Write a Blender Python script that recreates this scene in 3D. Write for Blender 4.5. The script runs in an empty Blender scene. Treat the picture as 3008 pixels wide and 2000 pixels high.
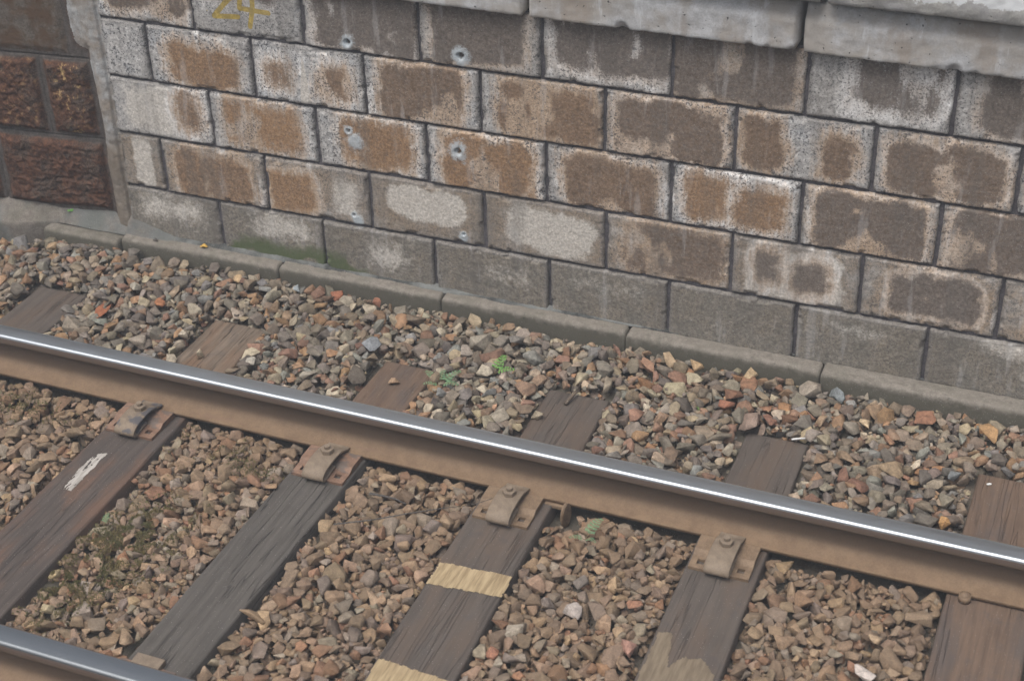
import bpy, bmesh, math, random
import numpy as np
from mathutils import Vector, Matrix
D = bpy.data
scn = bpy.context.scene
COL = scn.collection
rad = math.radians
random.seed(7)
RNG = np.random.default_rng(11)

# ------------------------------------------------------------------ camera
cam = D.objects.new('camera', D.cameras.new('camera'))
COL.objects.link(cam)
cam.location = (2.506, -4.248, 3.582)
cam.rotation_euler = (0.9959, 0.0237, 0.3800)
cam.data.sensor_width = 36.0
cam.data.lens = 4797.7 / 3008 * 36
cam.data.clip_start = 0.05
cam.data.clip_end = 500
cam.data.dof.use_dof = True
cam.data.dof.focus_distance = 6.25
cam.data.dof.aperture_fstop = 3.2
scn.camera = cam

# ------------------------------------------------------------------ sky, sun, exposure
SUN_EL, SUN_AZ = rad(65), rad(200)      # veiled sun high behind the camera
world = D.worlds.new('World')
scn.world = world
world.use_nodes = True
wn = world.node_tree
wn.nodes.clear()
sky = wn.nodes.new('ShaderNodeTexSky')
sky.sky_type = 'NISHITA'
sky.sun_disc = False
sky.sun_elevation = SUN_EL
sky.sun_rotation = SUN_AZ
sky.air_density = 1.0
sky.dust_density = 6.0
hs = wn.nodes.new('ShaderNodeHueSaturation')
hs.inputs['Saturation'].default_value = 0.60
bg = wn.nodes.new('ShaderNodeBackground')
bg.inputs['Strength'].default_value = 0.15
wo = wn.nodes.new('ShaderNodeOutputWorld')
wn.links.new(sky.outputs[0], hs.inputs['Color'])
# overcast luminance distribution: zenith brighter than the horizon
wtc = wn.nodes.new('ShaderNodeTexCoord'); wsp = wn.nodes.new('ShaderNodeSeparateXYZ')
wmr = wn.nodes.new('ShaderNodeMapRange'); wmu = wn.nodes.new('ShaderNodeVectorMath'); wmu.operation = 'SCALE'
wmr.inputs['From Min'].default_value = 0; wmr.inputs['From Max'].default_value = 1
wmr.inputs['To Min'].default_value = .40; wmr.inputs['To Max'].default_value = 1.5
wn.links.new(wtc.outputs['Generated'], wsp.inputs[0]); wn.links.new(wsp.outputs[2], wmr.inputs['Value'])
wn.links.new(hs.outputs[0], wmu.inputs[0]); wn.links.new(wmr.outputs[0], wmu.inputs['Scale'])
wn.links.new(wmu.outputs[0], bg.inputs['Color'])
wn.links.new(bg.outputs[0], wo.inputs['Surface'])
sun = D.objects.new('sun', D.lights.new('sun', 'SUN'))
COL.objects.link(sun)
sun.data.energy = 1.4
sun.data.angle = rad(40)
sun.data.color = (1.0, 0.99, 0.97)
sd = Vector((math.cos(SUN_EL) * math.sin(SUN_AZ), math.cos(SUN_EL) * math.cos(SUN_AZ), math.sin(SUN_EL)))
sun.rotation_euler = sd.to_track_quat('Z', 'Y').to_euler()
scn.view_settings.view_transform = 'Standard'
scn.view_settings.look = 'None'
scn.view_settings.exposure = -0.05
scn.view_settings.gamma = 1

# ------------------------------------------------------------------ helpers
def tag(o, label=None, cat=None, group=None, kind=None):
    if label: o['label'] = label
    if cat: o['category'] = cat
    if group: o['group'] = group
    if kind: o['kind'] = kind
    return o

def empty(name, loc=(0, 0, 0), rz=0.0):
    o = D.objects.new(name, None)
    COL.objects.link(o)
    o.location = loc
    o.rotation_euler = (0, 0, rz)
    o.empty_display_size = 0.1
    return o

def mesh_obj(name, verts, faces, mat, parent=None, smooth=True, attrs=None):
    """numpy verts (n,3); faces list of index arrays (all quads ndarray or list of lists)"""
    me = D.meshes.new(name)
    if isinstance(faces, np.ndarray):
        n, k = faces.shape
        me.vertices.add(len(verts))
        me.vertices.foreach_set('co', np.asarray(verts, np.float32).ravel())
        me.loops.add(n * k)
        me.loops.foreach_set('vertex_index', faces.astype(np.int32).ravel())
        me.polygons.add(n)
        me.polygons.foreach_set('loop_start', (np.arange(n) * k).astype(np.int32))
        me.update(calc_edges=True)
    else:
        me.from_pydata([tuple(v) for v in verts], [], [tuple(f) for f in faces])
        me.update()
    me.validate(verbose=False)
    me.polygons.foreach_set('use_smooth', np.full(len(me.polygons), smooth))
    for an, arr in (attrs or {}).items():
        a = me.color_attributes.new(an, 'FLOAT_COLOR', 'POINT')
        a.data.foreach_set('color', np.asarray(arr, np.float32).ravel())
    if isinstance(mat, (list, tuple)):
        for m in mat: me.materials.append(m)
    else:
        me.materials.append(mat)
    o = D.objects.new(name, me)
    COL.objects.link(o)
    if parent: o.parent = parent
    return o

def bm_obj(name, bm, mat, parent=None, smooth=False, bevel=0, seg=2):
    if bevel:
        bmesh.ops.bevel(bm, geom=list(bm.edges), offset=bevel, segments=seg, profile=0.6, affect='EDGES', clamp_overlap=True)
    me = D.meshes.new(name)
    bm.normal_update()
    bm.to_mesh(me); bm.free()
    me.materials.append(mat)
    me.polygons.foreach_set('use_smooth', np.full(len(me.polygons), smooth))
    o = D.objects.new(name, me)
    COL.objects.link(o)
    if parent: o.parent = parent
    return o

_perm = {}
def _lat(seed):
    if seed not in _perm:
        _perm[seed] = np.random.default_rng(seed).random((256, 256))
    return _perm[seed]
def vn(x, y, f, seed=0):
    t = _lat(seed)
    X = np.asarray(x) * f + 1000.37; Y = np.asarray(y) * f + 1000.73
    xi = np.floor(X).astype(int); yi = np.floor(Y).astype(int)
    fx = X - xi; fy = Y - yi
    fx = fx * fx * (3 - 2 * fx); fy = fy * fy * (3 - 2 * fy)
    a = t[xi % 256, yi % 256]; b = t[(xi + 1) % 256, yi % 256]
    c = t[xi % 256, (yi + 1) % 256]; d = t[(xi + 1) % 256, (yi + 1) % 256]
    return (a * (1 - fx) + b * fx) * (1 - fy) + (c * (1 - fx) + d * fx) * fy
def fbm(x, y, f, seed=0, o=4, g=0.5):
    s = 0; A = 1; T = 0
    for k in range(o):
        s = s + A * vn(x, y, f * 2 ** k, seed + k); T += A; A *= g
    return s / T
def sst(a, b, x):
    t = np.clip((x - a) / (b - a), 0, 1)
    return t * t * (3 - 2 * t)
def grid_faces(nx, nz, off=0, flip=False):
    i, j = np.meshgrid(np.arange(nx - 1), np.arange(nz - 1), indexing='ij')
    a = (i * nz + j).ravel() + off
    f = np.stack([a, a + nz, a + nz + 1, a + 1], 1)
    return f[:, ::-1] if flip else f

# ------------------------------------------------------------------ material toolkit
class NT:
    def __init__(s, name):
        s.m = D.materials.new(name); s.m.use_nodes = True
        s.t = s.m.node_tree; s.t.nodes.clear()
        s.out = s.n('ShaderNodeOutputMaterial'); s.p = s.n('ShaderNodeBsdfPrincipled')
        s.l(s.p.outputs[0], s.out.inputs['Surface'])
        s.tc = s.n('ShaderNodeTexCoord'); s.obj = s.tc.outputs['Object']
        s.p.inputs['Specular IOR Level'].default_value = 0.25
    def n(s, t): return s.t.nodes.new(t)
    def l(s, a, b): s.t.links.new(a, b)
    def put(s, sock, v):
        if isinstance(v, (int, float)): sock.default_value = v
        elif isinstance(v, tuple): sock.default_value = v if len(v) == 4 or sock.type != 'RGBA' else (*v, 1)
        else: s.l(v, sock)
    def math(s, op, a, b=0.0, c=0.0, clamp=False):
        q = s.n('ShaderNodeMath'); q.operation = op; q.use_clamp = clamp
        s.put(q.inputs[0], a); s.put(q.inputs[1], b); s.put(q.inputs[2], c)
        return q.outputs[0]
    def mul(s, a, b): return s.math('MULTIPLY', a, b)
    def add(s, a, b): return s.math('ADD', a, b)
    def ss(s, x, lo, hi, o0=0.0, o1=1.0):
        q = s.n('ShaderNodeMapRange'); q.interpolation_type = 'SMOOTHSTEP'
        s.put(q.inputs['Value'], x); s.put(q.inputs['From Min'], lo); s.put(q.inputs['From Max'], hi)
        s.put(q.inputs['To Min'], o0); s.put(q.inputs['To Max'], o1)
        return q.outputs[0]
    def mix(s, f, a, b, mode='MIX'):
        q = s.n('ShaderNodeMix'); q.data_type = 'RGBA'; q.blend_type = mode
        s.put(q.inputs[0], f); s.put(q.inputs[6], a); s.put(q.inputs[7], b)
        return q.outputs[2]
    def mapp(s, scale=(1, 1, 1), loc=(0, 0, 0), rot=(0, 0, 0), v=None):
        q = s.n('ShaderNodeMapping')
        q.inputs['Scale'].default_value = scale; q.inputs['Location'].default_value = loc; q.inputs['Rotation'].default_value = rot
        s.l(v or s.obj, q.inputs['Vector']); return q.outputs[0]
    def noise(s, sc, det=4, rough=0.55, v=None, dist=0.0):
        q = s.n('ShaderNodeTexNoise'); q.inputs['Scale'].default_value = sc
        q.inputs['Detail'].default_value = det; q.inputs['Roughness'].default_value = rough
        q.inputs['Distortion'].default_value = dist
        s.l(v or s.obj, q.inputs['Vector']); return q.outputs['Fac']
    def voro(s, sc, v=None, feature='F1'):
        q = s.n('ShaderNodeTexVoronoi'); q.feature = feature; q.inputs['Scale'].default_value = sc
        s.l(v or s.obj, q.inputs['Vector']); return q.outputs['Distance']
    def attr(s, name):
        q = s.n('ShaderNodeAttribute'); q.attribute_name = name
        sp = s.n('ShaderNodeSeparateColor'); s.l(q.outputs['Color'], sp.inputs[0])
        return sp.outputs[0], sp.outputs[1], sp.outputs[2], q.outputs['Alpha'], q.outputs['Color']
    def xyz(s, v=None):
        q = s.n('ShaderNodeSeparateXYZ'); s.l(v or s.obj, q.inputs[0]); return q.outputs
    def bump(s, h, dist=0.002, strength=1.0, nrm=None):
        q = s.n('ShaderNodeBump'); q.inputs['Distance'].default_value = dist; q.inputs['Strength'].default_value = strength
        s.l(h, q.inputs['Height'])
        if nrm: s.l(nrm, q.inputs['Normal'])
        s.l(q.outputs[0], s.p.inputs['Normal']); return q.outputs[0]
    def base(s, c, rough=0.9, metal=0.0):
        s.put(s.p.inputs['Base Color'], c); s.put(s.p.inputs['Roughness'], rough); s.put(s.p.inputs['Metallic'], metal)
        return s.m

# ---- concrete blockwork with stains carried by the blocks
def mat_block():
    t = NT('stained_block')
    core, tone, pale, org, _ = t.attr('stainA')
    green, splat, yel, grime, _ = t.attr('stainB')
    halo, rnd, edge, rowv, _c = t.attr('stainC')
    nL = t.noise(9, 4, 0.6)
    nM = t.noise(38, 5, 0.65)
    nS = t.noise(150, 4, 0.7)
    nF = t.noise(420, 3, 0.7)
    stk = t.noise(1, 4, 0.6, v=t.mapp(scale=(70, 70, 9)))
    # outer lime-white skin, patchy, with soot specks
    outer = t.mix(t.ss(t.add(t.mul(nM, .6), t.mul(nS, .4)), .40, .62), (.40, .40, .395), (.76, .755, .74))
    outer = t.mix(t.ss(nL, .42, .68), outer, t.mix(.45, outer, (.42, .46, .50)))
    warm = t.ss(t.noise(4.5, 3, .6), .42, .62)
    outer = t.mix(t.mul(grime, .92), outer, t.mix(t.ss(t.add(t.mul(nM, .5), t.mul(nS, .5)), .36, .66), (.170, .158, .138), (.31, .29, .255)))
    outer = t.mix(t.mul(t.mul(warm, grime), .45), outer, (.25, .195, .13))
    isD = t.mul(t.ss(rowv, .25, .45), t.ss(rowv, .8, .6))
    outer = t.mix(t.mul(isD, t.ss(t.add(nL, t.mul(t.add(nM, -.5), .6)), .30, .62, .15, .80)), outer, t.mix(nS, (.23, .17, .115), (.36, .285, .205)))
    isE = t.ss(rowv, .7, .95)
    outer = t.mix(t.mul(isE, .75), outer, t.mix(t.ss(t.add(t.mul(nL, .6), t.mul(nM, .4)), .40, .60), (.125, .116, .092), (.235, .205, .160)))
    # pale cream efflorescence
    pm = t.ss(t.add(pale, t.add(t.mul(t.add(nM, -.5), .7), t.mul(t.add(nS, -.5), .6))), .18, .66)
    outer = t.mix(t.mul(pm, .9), outer, t.mix(t.ss(nS, .35, .65), (.47, .44, .39), (.64, .61, .56)))
    ef = t.ss(t.add(edge, t.add(t.mul(t.add(nM, -.5), 1.0), t.mul(t.add(nS, -.5), .9))), .35, .95)
    outer = t.mix(t.mul(ef, .6), outer, (.19, .18, .17))
    # brown core
    cf = t.add(t.mul(core, t.ss(nL, .3, .6, .84, 1.0)), t.add(t.mul(t.add(nM, -.5), .55), t.mul(t.add(nS, -.5), .95)))
    cf = t.add(cf, t.mul(t.add(nF, -.5), .5))
    cf = t.add(cf, t.mul(t.add(stk, -.5), .45))
    cm = t.mul(t.ss(cf, .30, .74), .95)
    fringe = t.mul(t.ss(t.add(core, t.mul(t.add(nM, -.5), .55)), .16, .42), 1.0)
    ringf = t.ss(t.add(core, t.add(t.mul(t.add(nM, -.5), .35), t.mul(t.add(nS, -.5), .35))), .02, .26)
    ringf = t.mul(t.mul(ringf, t.math('SUBTRACT', 1.0, t.mul(grime, .55))), t.ss(t.add(rnd, t.mul(t.add(nL, -.5), 1.2)), .1, .6, .25, 1))
    outer = t.mix(t.mul(t.ss(t.add(core, t.mul(t.add(nL, -.5), .3)), .06, .0), t.math('SUBTRACT', .22, t.mul(pm, .2))), outer, (.24, .22, .20))
    outer = t.mix(t.mul(ringf, .88), outer, (.80, .80, .79))
    hf = t.add(halo, t.add(t.mul(t.add(nM, -.5), .7), t.mul(t.add(nS, -.5), .6)))
    hf = t.add(hf, t.mul(t.add(stk, -.5), .8))
    tanm = t.mul(t.ss(hf, .25, .95), t.ss(t.add(org, t.mul(t.add(nL, -.5), .8)), -.2, .45))
    outer2 = t.mix(t.mul(tanm, .85), outer, t.mix(t.ss(nS, .35, .65), (.34, .225, .13), (.50, .37, .25)))
    brown = t.mix(t.ss(t.add(t.mul(nM, .5), t.mul(nS, .5)), .36, .64), (.14, .094, .062), (.27, .178, .112))
    orng = t.mix(t.ss(nS, .35, .65), (.22, .128, .066), (.40, .25, .135))
    dark = t.mix(t.ss(t.add(t.mul(nM, .4), t.mul(nS, .6)), .36, .64), (.105, .088, .076), (.19, .16, .136))
    cc = t.mix(t.ss(t.add(org, t.mul(t.add(nM, -.5), .9)), .45, .95), brown, orng)
    cc = t.mix(t.ss(t.add(tone, t.mul(t.add(nM, -.5), .7)), .35, .8), cc, dark)
    cc = t.mix(.0, cc, cc)
    c = t.mix(cm, outer2, cc)
    # soot specks, dense on the lime skin
    sp = t.noise(150, 2, 0.6); sp2 = t.noise(80, 3, 0.7)
    thr = t.math('SUBTRACT', .562, t.mul(t.ss(nL, .4, .65), .05))
    spk = t.ss(t.add(t.mul(sp, .6), t.mul(sp2, .4)), thr, t.add(thr, .03))
    spk = t.mul(spk, t.math('SUBTRACT', 1.0, t.mul(cm, .55)))
    spk = t.mul(spk, t.math('SUBTRACT', 1.0, t.mul(pm, .8)))
    spk = t.mul(spk, t.math('SUBTRACT', 1.0, t.mul(grime, .5)))
    c = t.mix(t.mul(spk, .9), c, (.055, .057, .064))
    c = t.mix(.5, c, t.mix(t.ss(t.noise(95, 4, .75), .36, .64), (.55, .55, .55), (1.4, 1.4, 1.4)), 'MULTIPLY')
    # rain and soot streaks running down across the joints
    run = t.noise(1, 5, .6, v=t.mapp(scale=(9, 9, 1.1)))
    c = t.mix(t.mul(t.ss(run, .50, .68), .42), c, (.13, .118, .105))
    c = t.mix(t.mul(t.ss(t.noise(1, 5, .65, v=t.mapp(scale=(14, 14, 2.0), loc=(4, 2, 9))), .56, .66), .20), c, (.60, .60, .60))
    # small white crystals
    wc = t.mul(t.ss(t.noise(330, 1, .5), .70, .74), .7)
    c = t.mix(wc, c, (.55, .54, .52))
    c = t.mix(t.ss(t.add(green, t.mul(t.add(nM, -.5), .6)), .3, .8), c, t.mix(nS, (.060, .080, .040), (.125, .150, .075)))
    c = t.mix(t.mul(t.ss(t.add(splat, t.add(t.mul(t.add(nM, -.5), .8), t.mul(t.add(nS, -.5), 1.3))), .2, 1.0), .85), c, t.mix(nS, (.33, .39, .43), (.60, .66, .69)))
    ym = t.ss(t.add(yel, t.mul(t.add(nS, -.5), .5)), .42, .58)
    c = t.mix(t.mul(ym, .85), c, t.mix(t.ss(nM, .35, .7), (.32, .235, .045), (.54, .385, .05)))
    h = t.add(t.mul(nS, .6), t.add(t.mul(nF, .25), t.mul(spk, -.4)))
    t.bump(h, 0.0035, 0.8)
    return t.base(c, 0.93)

def mat_concrete(name, c0, c1, c2=None, spk=.5, green=0.0, sc=1.0, bumpd=.002, low=None, paint=None, run=None):
    t = NT(name)
    nL = t.noise(5 * sc, 4, .6); nM = t.noise(30 * sc, 5, .65); nS = t.noise(160 * sc, 4, .7); nP = t.noise(70 * sc, 2, .5)
    c = t.mix(t.ss(t.add(t.mul(nM, .5), t.mul(nS, .5)), .36, .64), c0, c1)
    if c2: c = t.mix(t.ss(nL, .42, .62), c, t.mix(.7, c, c2))
    if green: c = t.mix(t.mul(t.ss(t.noise(11 * sc, 4, .7), .45, .65), green), c, (.05, .07, .035))
    if low:   # grime that has grown on the lower part of a face
        z = t.xyz()[2]
        c = t.mix(t.mul(t.ss(t.add(z, t.mul(t.add(nM, -.5), .06)), low[0], low[1], 1, 0), low[3]), c, low[2])
    if run:
        c = t.mix(t.mul(t.ss(t.noise(1, 5, .6, v=t.mapp(scale=(7, 7, 1.6))), .48, .64), .6), c, run)
        c = t.mix(t.mul(t.ss(t.noise(1, 5, .65, v=t.mapp(scale=(16, 16, 2.4), loc=(3, 1, 5))), .60, .66), .6), c, (.60, .62, .63))
    if paint:   # flaking white line painted along the arris
        pm = t.ss(t.add(t.xyz()[2], t.add(t.mul(t.add(t.noise(14, 5, .7), -.5), .10), t.mul(t.add(nS, -.5), .03))), paint, paint + .006)
        c = t.mix(pm, c, t.mix(nM, (.48, .50, .51), (.66, .68, .69)))
    pit = t.ss(nP, .70, .74)
    c = t.mix(t.mul(pit, spk), c, (.05, .05, .052))
    c = t.mix(t.mul(t.ss(t.noise(300, 1, .5), .71, .75), .6), c, (.55, .54, .5))
    t.bump(t.add(t.mul(nS, .6), t.add(t.mul(nM, .5), t.mul(pit, -.8))), bumpd, .8)
    return t.base(c, .92)

M = {}
M['block'] = mat_block()
M['mortar'] = mat_concrete('dark_mortar', (.050, .047, .053), (.118, .110, .118), spk=.3)
M['coping'] = mat_concrete('coping_concrete', (.37, .375, .375), (.53, .54, .55), (.35, .315, .27), spk=.9, bumpd=.003, run=(.30, .25, .20))
M['cap'] = mat_concrete('cap_concrete', (.30, .295, .275), (.46, .455, .43), (.27, .27, .28), spk=.8, bumpd=.004, paint=1.606)
M['kerb'] = mat_concrete('kerb_concrete', (.150, .134, .114), (.25, .228, .196), (.185, .168, .142), spk=.5, green=.12,
                         low=(.060, .098, (.095, .09, .068), .85))
M['apron'] = mat_concrete('apron_mortar', (.12, .105, .09), (.21, .19, .165), (.11, .125, .125), spk=.4, green=.15, bumpd=.004)
M['fillet'] = mat_concrete('fillet_mortar', (.26, .27, .27), (.46, .48, .49), (.22, .17, .12), spk=.3, bumpd=.005,
                           low=(.30, .78, (.17, .135, .098), .85))

def mat_white_paint():
    t = NT('worn_white_paint')
    n = t.noise(25, 5, .7); nf = t.noise(160, 3, .7)
    m = t.ss(t.add(t.mul(n, .6), t.mul(nf, .4)), .42, .50)
    t.bump(nf, .0015, .6)
    return t.base(t.mix(m, (.25, .25, .25), (.74, .75, .74)), .8)
M['white'] = mat_white_paint()

def mat_rock():
    t = NT('rusty_rock_face')
    a, b, c_, d, _ = t.attr('rock')
    nL = t.noise(9, 4, .6); nM = t.noise(38, 5, .7); nS = t.noise(150, 4, .7)
    red = t.mix(t.ss(t.add(t.mul(nM, .6), t.mul(nS, .4)), .36, .64), (.042, .026, .021), (.15, .076, .048))
    red = t.mix(t.ss(nL, .45, .65), red, t.mix(t.ss(nS, .35, .65), (.035, .028, .026), (.12, .085, .065)))
    yl = t.mix(t.ss(nM, .55, .66), red, (.42, .30, .14))
    c = t.mix(b, red, yl)
    smooth = t.mix(t.ss(t.add(t.mul(nM, .5), t.mul(nS, .5)), .36, .64), (.075, .062, .050), (.165, .145, .125))
    smooth = t.mix(t.ss(nL, .42, .62), smooth, (.10, .065, .042))
    c = t.mix(a, c, smooth)
    mort = t.mix(t.ss(t.add(t.mul(nM, .5), t.mul(nS, .5)), .36, .64), (.060, .052, .048), (.125, .112, .102))
    t.p.inputs['Specular IOR Level'].default_value = .04
    c = t.mix(c_, c, mort)
    t.bump(t.add(t.mul(nM, .7), t.mul(nS, .5)), .006, .9)
    return t.base(c, .95)
M['rock'] = mat_rock()

def mat_rail(name='rail_steel', RA=.34, RB=.46, K=.9):
    t = NT(name)
    px, py, pz = t.xyz()
    st = t.noise(1, 5, .6, v=t.mapp(scale=(.35, 220, 40)))
    st2 = t.noise(1, 3, .6, v=t.mapp(scale=(9, 420, 60)))
    nS = t.noise(170, 4, .7); nM = t.noise(22, 4, .65)
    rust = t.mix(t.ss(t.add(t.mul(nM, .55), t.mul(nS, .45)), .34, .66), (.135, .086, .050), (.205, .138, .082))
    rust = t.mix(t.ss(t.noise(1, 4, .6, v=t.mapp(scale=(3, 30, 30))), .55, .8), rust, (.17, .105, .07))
    rust = t.mix(t.mul(t.ss(t.add(pz, t.mul(t.add(nM, -.5), .012)), .030, .066), .85), rust, t.mix(nS, (.070, .050, .036), (.115, .082, .06)))   # dust on the foot; dark web rust, with shade under the head painted in
    wear = t.ss(t.add(pz, t.mul(t.add(nM, -.5), .003)), .1625, .1660)
    wear = t.mul(wear, t.ss(t.add(py, t.mul(t.add(st, -.5), .012)), .0320, .0275, 0, 1))
    steel = t.mix(st, (.46 * K, .50 * K, .53 * K), (.56 * K, .60 * K, .63 * K))
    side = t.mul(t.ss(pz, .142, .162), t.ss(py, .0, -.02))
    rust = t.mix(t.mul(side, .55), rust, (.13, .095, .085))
    c = t.mix(wear, rust, steel)
    grime = t.mul(wear, t.ss(nS, .60, .68))
    c = t.mix(t.mul(grime, .35), c, (.14, .11, .09))
    r = t.mix(wear, (.72, .72, .72), t.mix(t.ss(st2, .3, .7), (RA, RA, RA), (RB, RB, RB)))
    t.p.inputs['Specular IOR Level'].default_value = .35
    t.bump(t.mul(t.add(t.mul(nS, .5), t.mul(nM, .5)), t.math('SUBTRACT', 1.0, t.mul(wear, .93))), .0006, .5)
    return t.base(c, r, t.mul(wear, .95))
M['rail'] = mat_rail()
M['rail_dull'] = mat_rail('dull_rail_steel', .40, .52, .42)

def mat_rust(name, c0=(.14, .094, .058), c1=(.23, .16, .10), c2=None):
    t = NT(name)
    nM = t.noise(40, 4, .65); nS = t.noise(220, 4, .7)
    c = t.mix(t.ss(t.add(t.mul(nM, .6), t.mul(nS, .4)), .36, .64), c0, c1)
    if c2: c = t.mix(t.ss(t.noise(18, 3, .5), .52, .60), c, c2)
    t.bump(nS, .0006, .6)
    t.p.inputs['Specular IOR Level'].default_value = .4
    return t.base(c, .7)
M['rust'] = mat_rust('dusty_rust')
M['rust_red'] = mat_rust('red_rust', (.155, .092, .060), (.245, .150, .102), (.12, .092, .075))
M['clip_dark'] = mat_rust('oily_clip_rust', (.16, .122, .086), (.228, .178, .128), (.085, .080, .082))
M['clip'] = mat_rust('clip_rust', (.16, .122, .086), (.228, .178, .128))

def mat_wood(name, c0, c1, tint=None, crack=.8, yscale=2.2, tamt=.6):
    t = NT(name)
    v = t.mapp(scale=(34, yscale, 20))
    g = t.noise(1, 6, .65, v=v, dist=.6)
    g2 = t.noise(1, 3, .6, v=t.mapp(scale=(120, 5, 60)))
    nM = t.noise(12, 4, .6); nS = t.noise(170, 4, .7)
    c = t.mix(t.ss(t.add(t.mul(g, .55), t.add(t.mul(g2, .25), t.mul(nM, .2))), .30, .70), c0, c1)
    if tint: c = t.mix(t.mul(t.ss(t.noise(1, 4, .6, v=t.mapp(scale=(8, 2.2, 6))), .44, .66), tamt), c, tint)
    c = t.mix(t.mul(t.ss(nM, .55, .7), .35), c, (.06, .055, .055))
    # drying cracks along the grain
    k = t.noise(1, 3, .55, v=t.mapp(scale=(26, .9, 14), loc=(3.1, 1.7, 0)), dist=.3)
    k = t.math('ABSOLUTE', t.add(k, -.5))
    cr = t.mul(t.ss(k, .0, .014, 1, 0), t.ss(t.noise(1, 2, .5, v=t.mapp(scale=(7, 1.5, 5))), .42, .58))
    c = t.mix(t.mul(cr, crack), c, (.02, .018, .017))
    c = t.mix(t.mul(t.ss(t.noise(260, 1, .5), .735, .76), .7), c, (.5, .48, .44))
    t.bump(t.add(t.mul(g, .5), t.add(t.mul(g2, .3), t.mul(cr, -1.3))), .0025, .8)
    return t.base(c, .82)
M['wood_dark'] = mat_wood('dark_creosoted_wood', (.056, .050, .044), (.108, .097, .085), None, .95)
M['wood_red'] = mat_wood('reddish_creosoted_wood', (.052, .043, .038), (.096, .077, .066), (.15, .082, .052), .5)
M['wood_grey'] = mat_wood('grey_brown_wood', (.066, .055, .047), (.108, .090, .076), (.115, .082, .060), .4)
M['wood_brown'] = mat_wood('weathered_brown_wood', (.09, .068, .05), (.21, .165, .125), (.17, .10, .06), .9)
M['wood_tan'] = mat_wood('brown_wood', (.085, .058, .042), (.165, .112, .078), (.075, .068, .066), .35)

def mat_flat(name, c0, c1, sc=60, rough=.85, bump=.001, grain=None):
    t = NT(name)
    n = t.noise(1 if grain else sc, 4, .65, v=t.mapp(scale=grain) if grain else None)
    t.bump(n, bump, .6)
    return t.base(t.mix(t.ss(n, .35, .65), c0, c1), rough)
M['yellow_wood'] = mat_flat('yellow_bare_wood', (.24, .178, .10), (.40, .31, .185), grain=(75, 7, 30))
M['tan_wood'] = mat_flat('tan_bare_wood', (.135, .105, .072), (.20, .160, .11), grain=(60, 8, 30))
M['white_streak'] = mat_flat('chalky_white_paint', (.28, .26, .23), (.46, .43, .39), grain=(90, 8, 30))
M['soil'] = mat_flat('black_soil', (.018, .017, .014), (.05, .045, .036), 90, .95, .004)
M['leaf_red'] = mat_flat('dry_red_leaf', (.20, .075, .04), (.30, .12, .06), 80)
M['leaf_yel'] = mat_flat('dry_yellow_leaf', (.42, .25, .05), (.55, .36, .10), 80)
M['twig'] = mat_flat('grey_twig', (.05, .045, .04), (.12, .11, .10), 120)
M['stem'] = mat_flat('dry_stem', (.20, .15, .08), (.30, .23, .13), 120)
M['whiteplastic'] = mat_flat('white_plastic', (.62, .62, .60), (.75, .75, .73), 120)
M['green'] = mat_flat('fern_green', (.10, .24, .055), (.17, .37, .09), 150)
M['green2'] = mat_flat('grey_green_leaf', (.10, .19, .10), (.18, .29, .16), 150)

def mat_moss():
    t = NT('moss_green')
    n = t.noise(14, 3, .6); f = t.noise(300, 2, .6)
    return t.base(t.mix(t.ss(n, .4, .6), t.mix(f, (.10, .105, .045), (.18, .165, .075)), t.mix(f, (.14, .115, .05), (.24, .195, .09))), .95)
M['moss'] = mat_moss()

def mat_stone():
    t = NT('crushed_stone')
    r, g, b, a, colr = t.attr('tint')
    nM = t.noise(45, 4, .65); nS = t.noise(240, 4, .7); nX = t.noise(95, 3, .6)
    dk = t.mix(1.0, colr, (.62, .60, .58), 'MULTIPLY'); lt = t.mix(1.0, colr, (1.34, 1.30, 1.26), 'MULTIPLY')
    c = t.mix(t.ss(t.add(t.mul(nM, .55), t.mul(nS, .45)), .36, .64), dk, lt)
    # brake dust film: alpha holds how dusty the stone is
    c = t.mix(t.mul(a, t.ss(nX, .25, .6, .65, 1)), c, t.mix(nS, (.145, .095, .056), (.21, .145, .09)))
    c = t.mix(t.mul(t.ss(nS, .64, .70), .35), c, (.40, .37, .32))
    t.bump(t.add(t.mul(nX, .8), t.mul(nS, .45)), .005, .9)
    t.p.inputs['Specular IOR Level'].default_value = .3
    return t.base(c, .78)
M['stone'] = mat_stone()

# ================================================================== SETTING
M['groundm'] = mat_concrete('ballast_fines', (.05, .043, .034), (.13, .105, .08), (.06, .052, .044), spk=.2, sc=.6, bumpd=.02)
bm = bmesh.new()
for x, y in ((-60, -60), (60, -60), (60, 1.15), (-60, 1.15)):
    bm.verts.new((x, y, -.075))
bm.faces.new(bm.verts)
tag(bm_obj('ground', bm, M['groundm']), kind='structure')
bm = bmesh.new()
M['plat'] = mat_concrete('platform_tarmac', (.10, .10, .10), (.16, .158, .155), (.12, .12, .12), spk=.2, bumpd=.003)
for x, y in ((-60, 1.50), (60, 1.50), (60, 60), (-60, 60)):
    bm.verts.new((x, y, 1.672))
bm.faces.new(bm.verts)
tag(bm_obj('pavement', bm, M['plat']), kind='structure')

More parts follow.
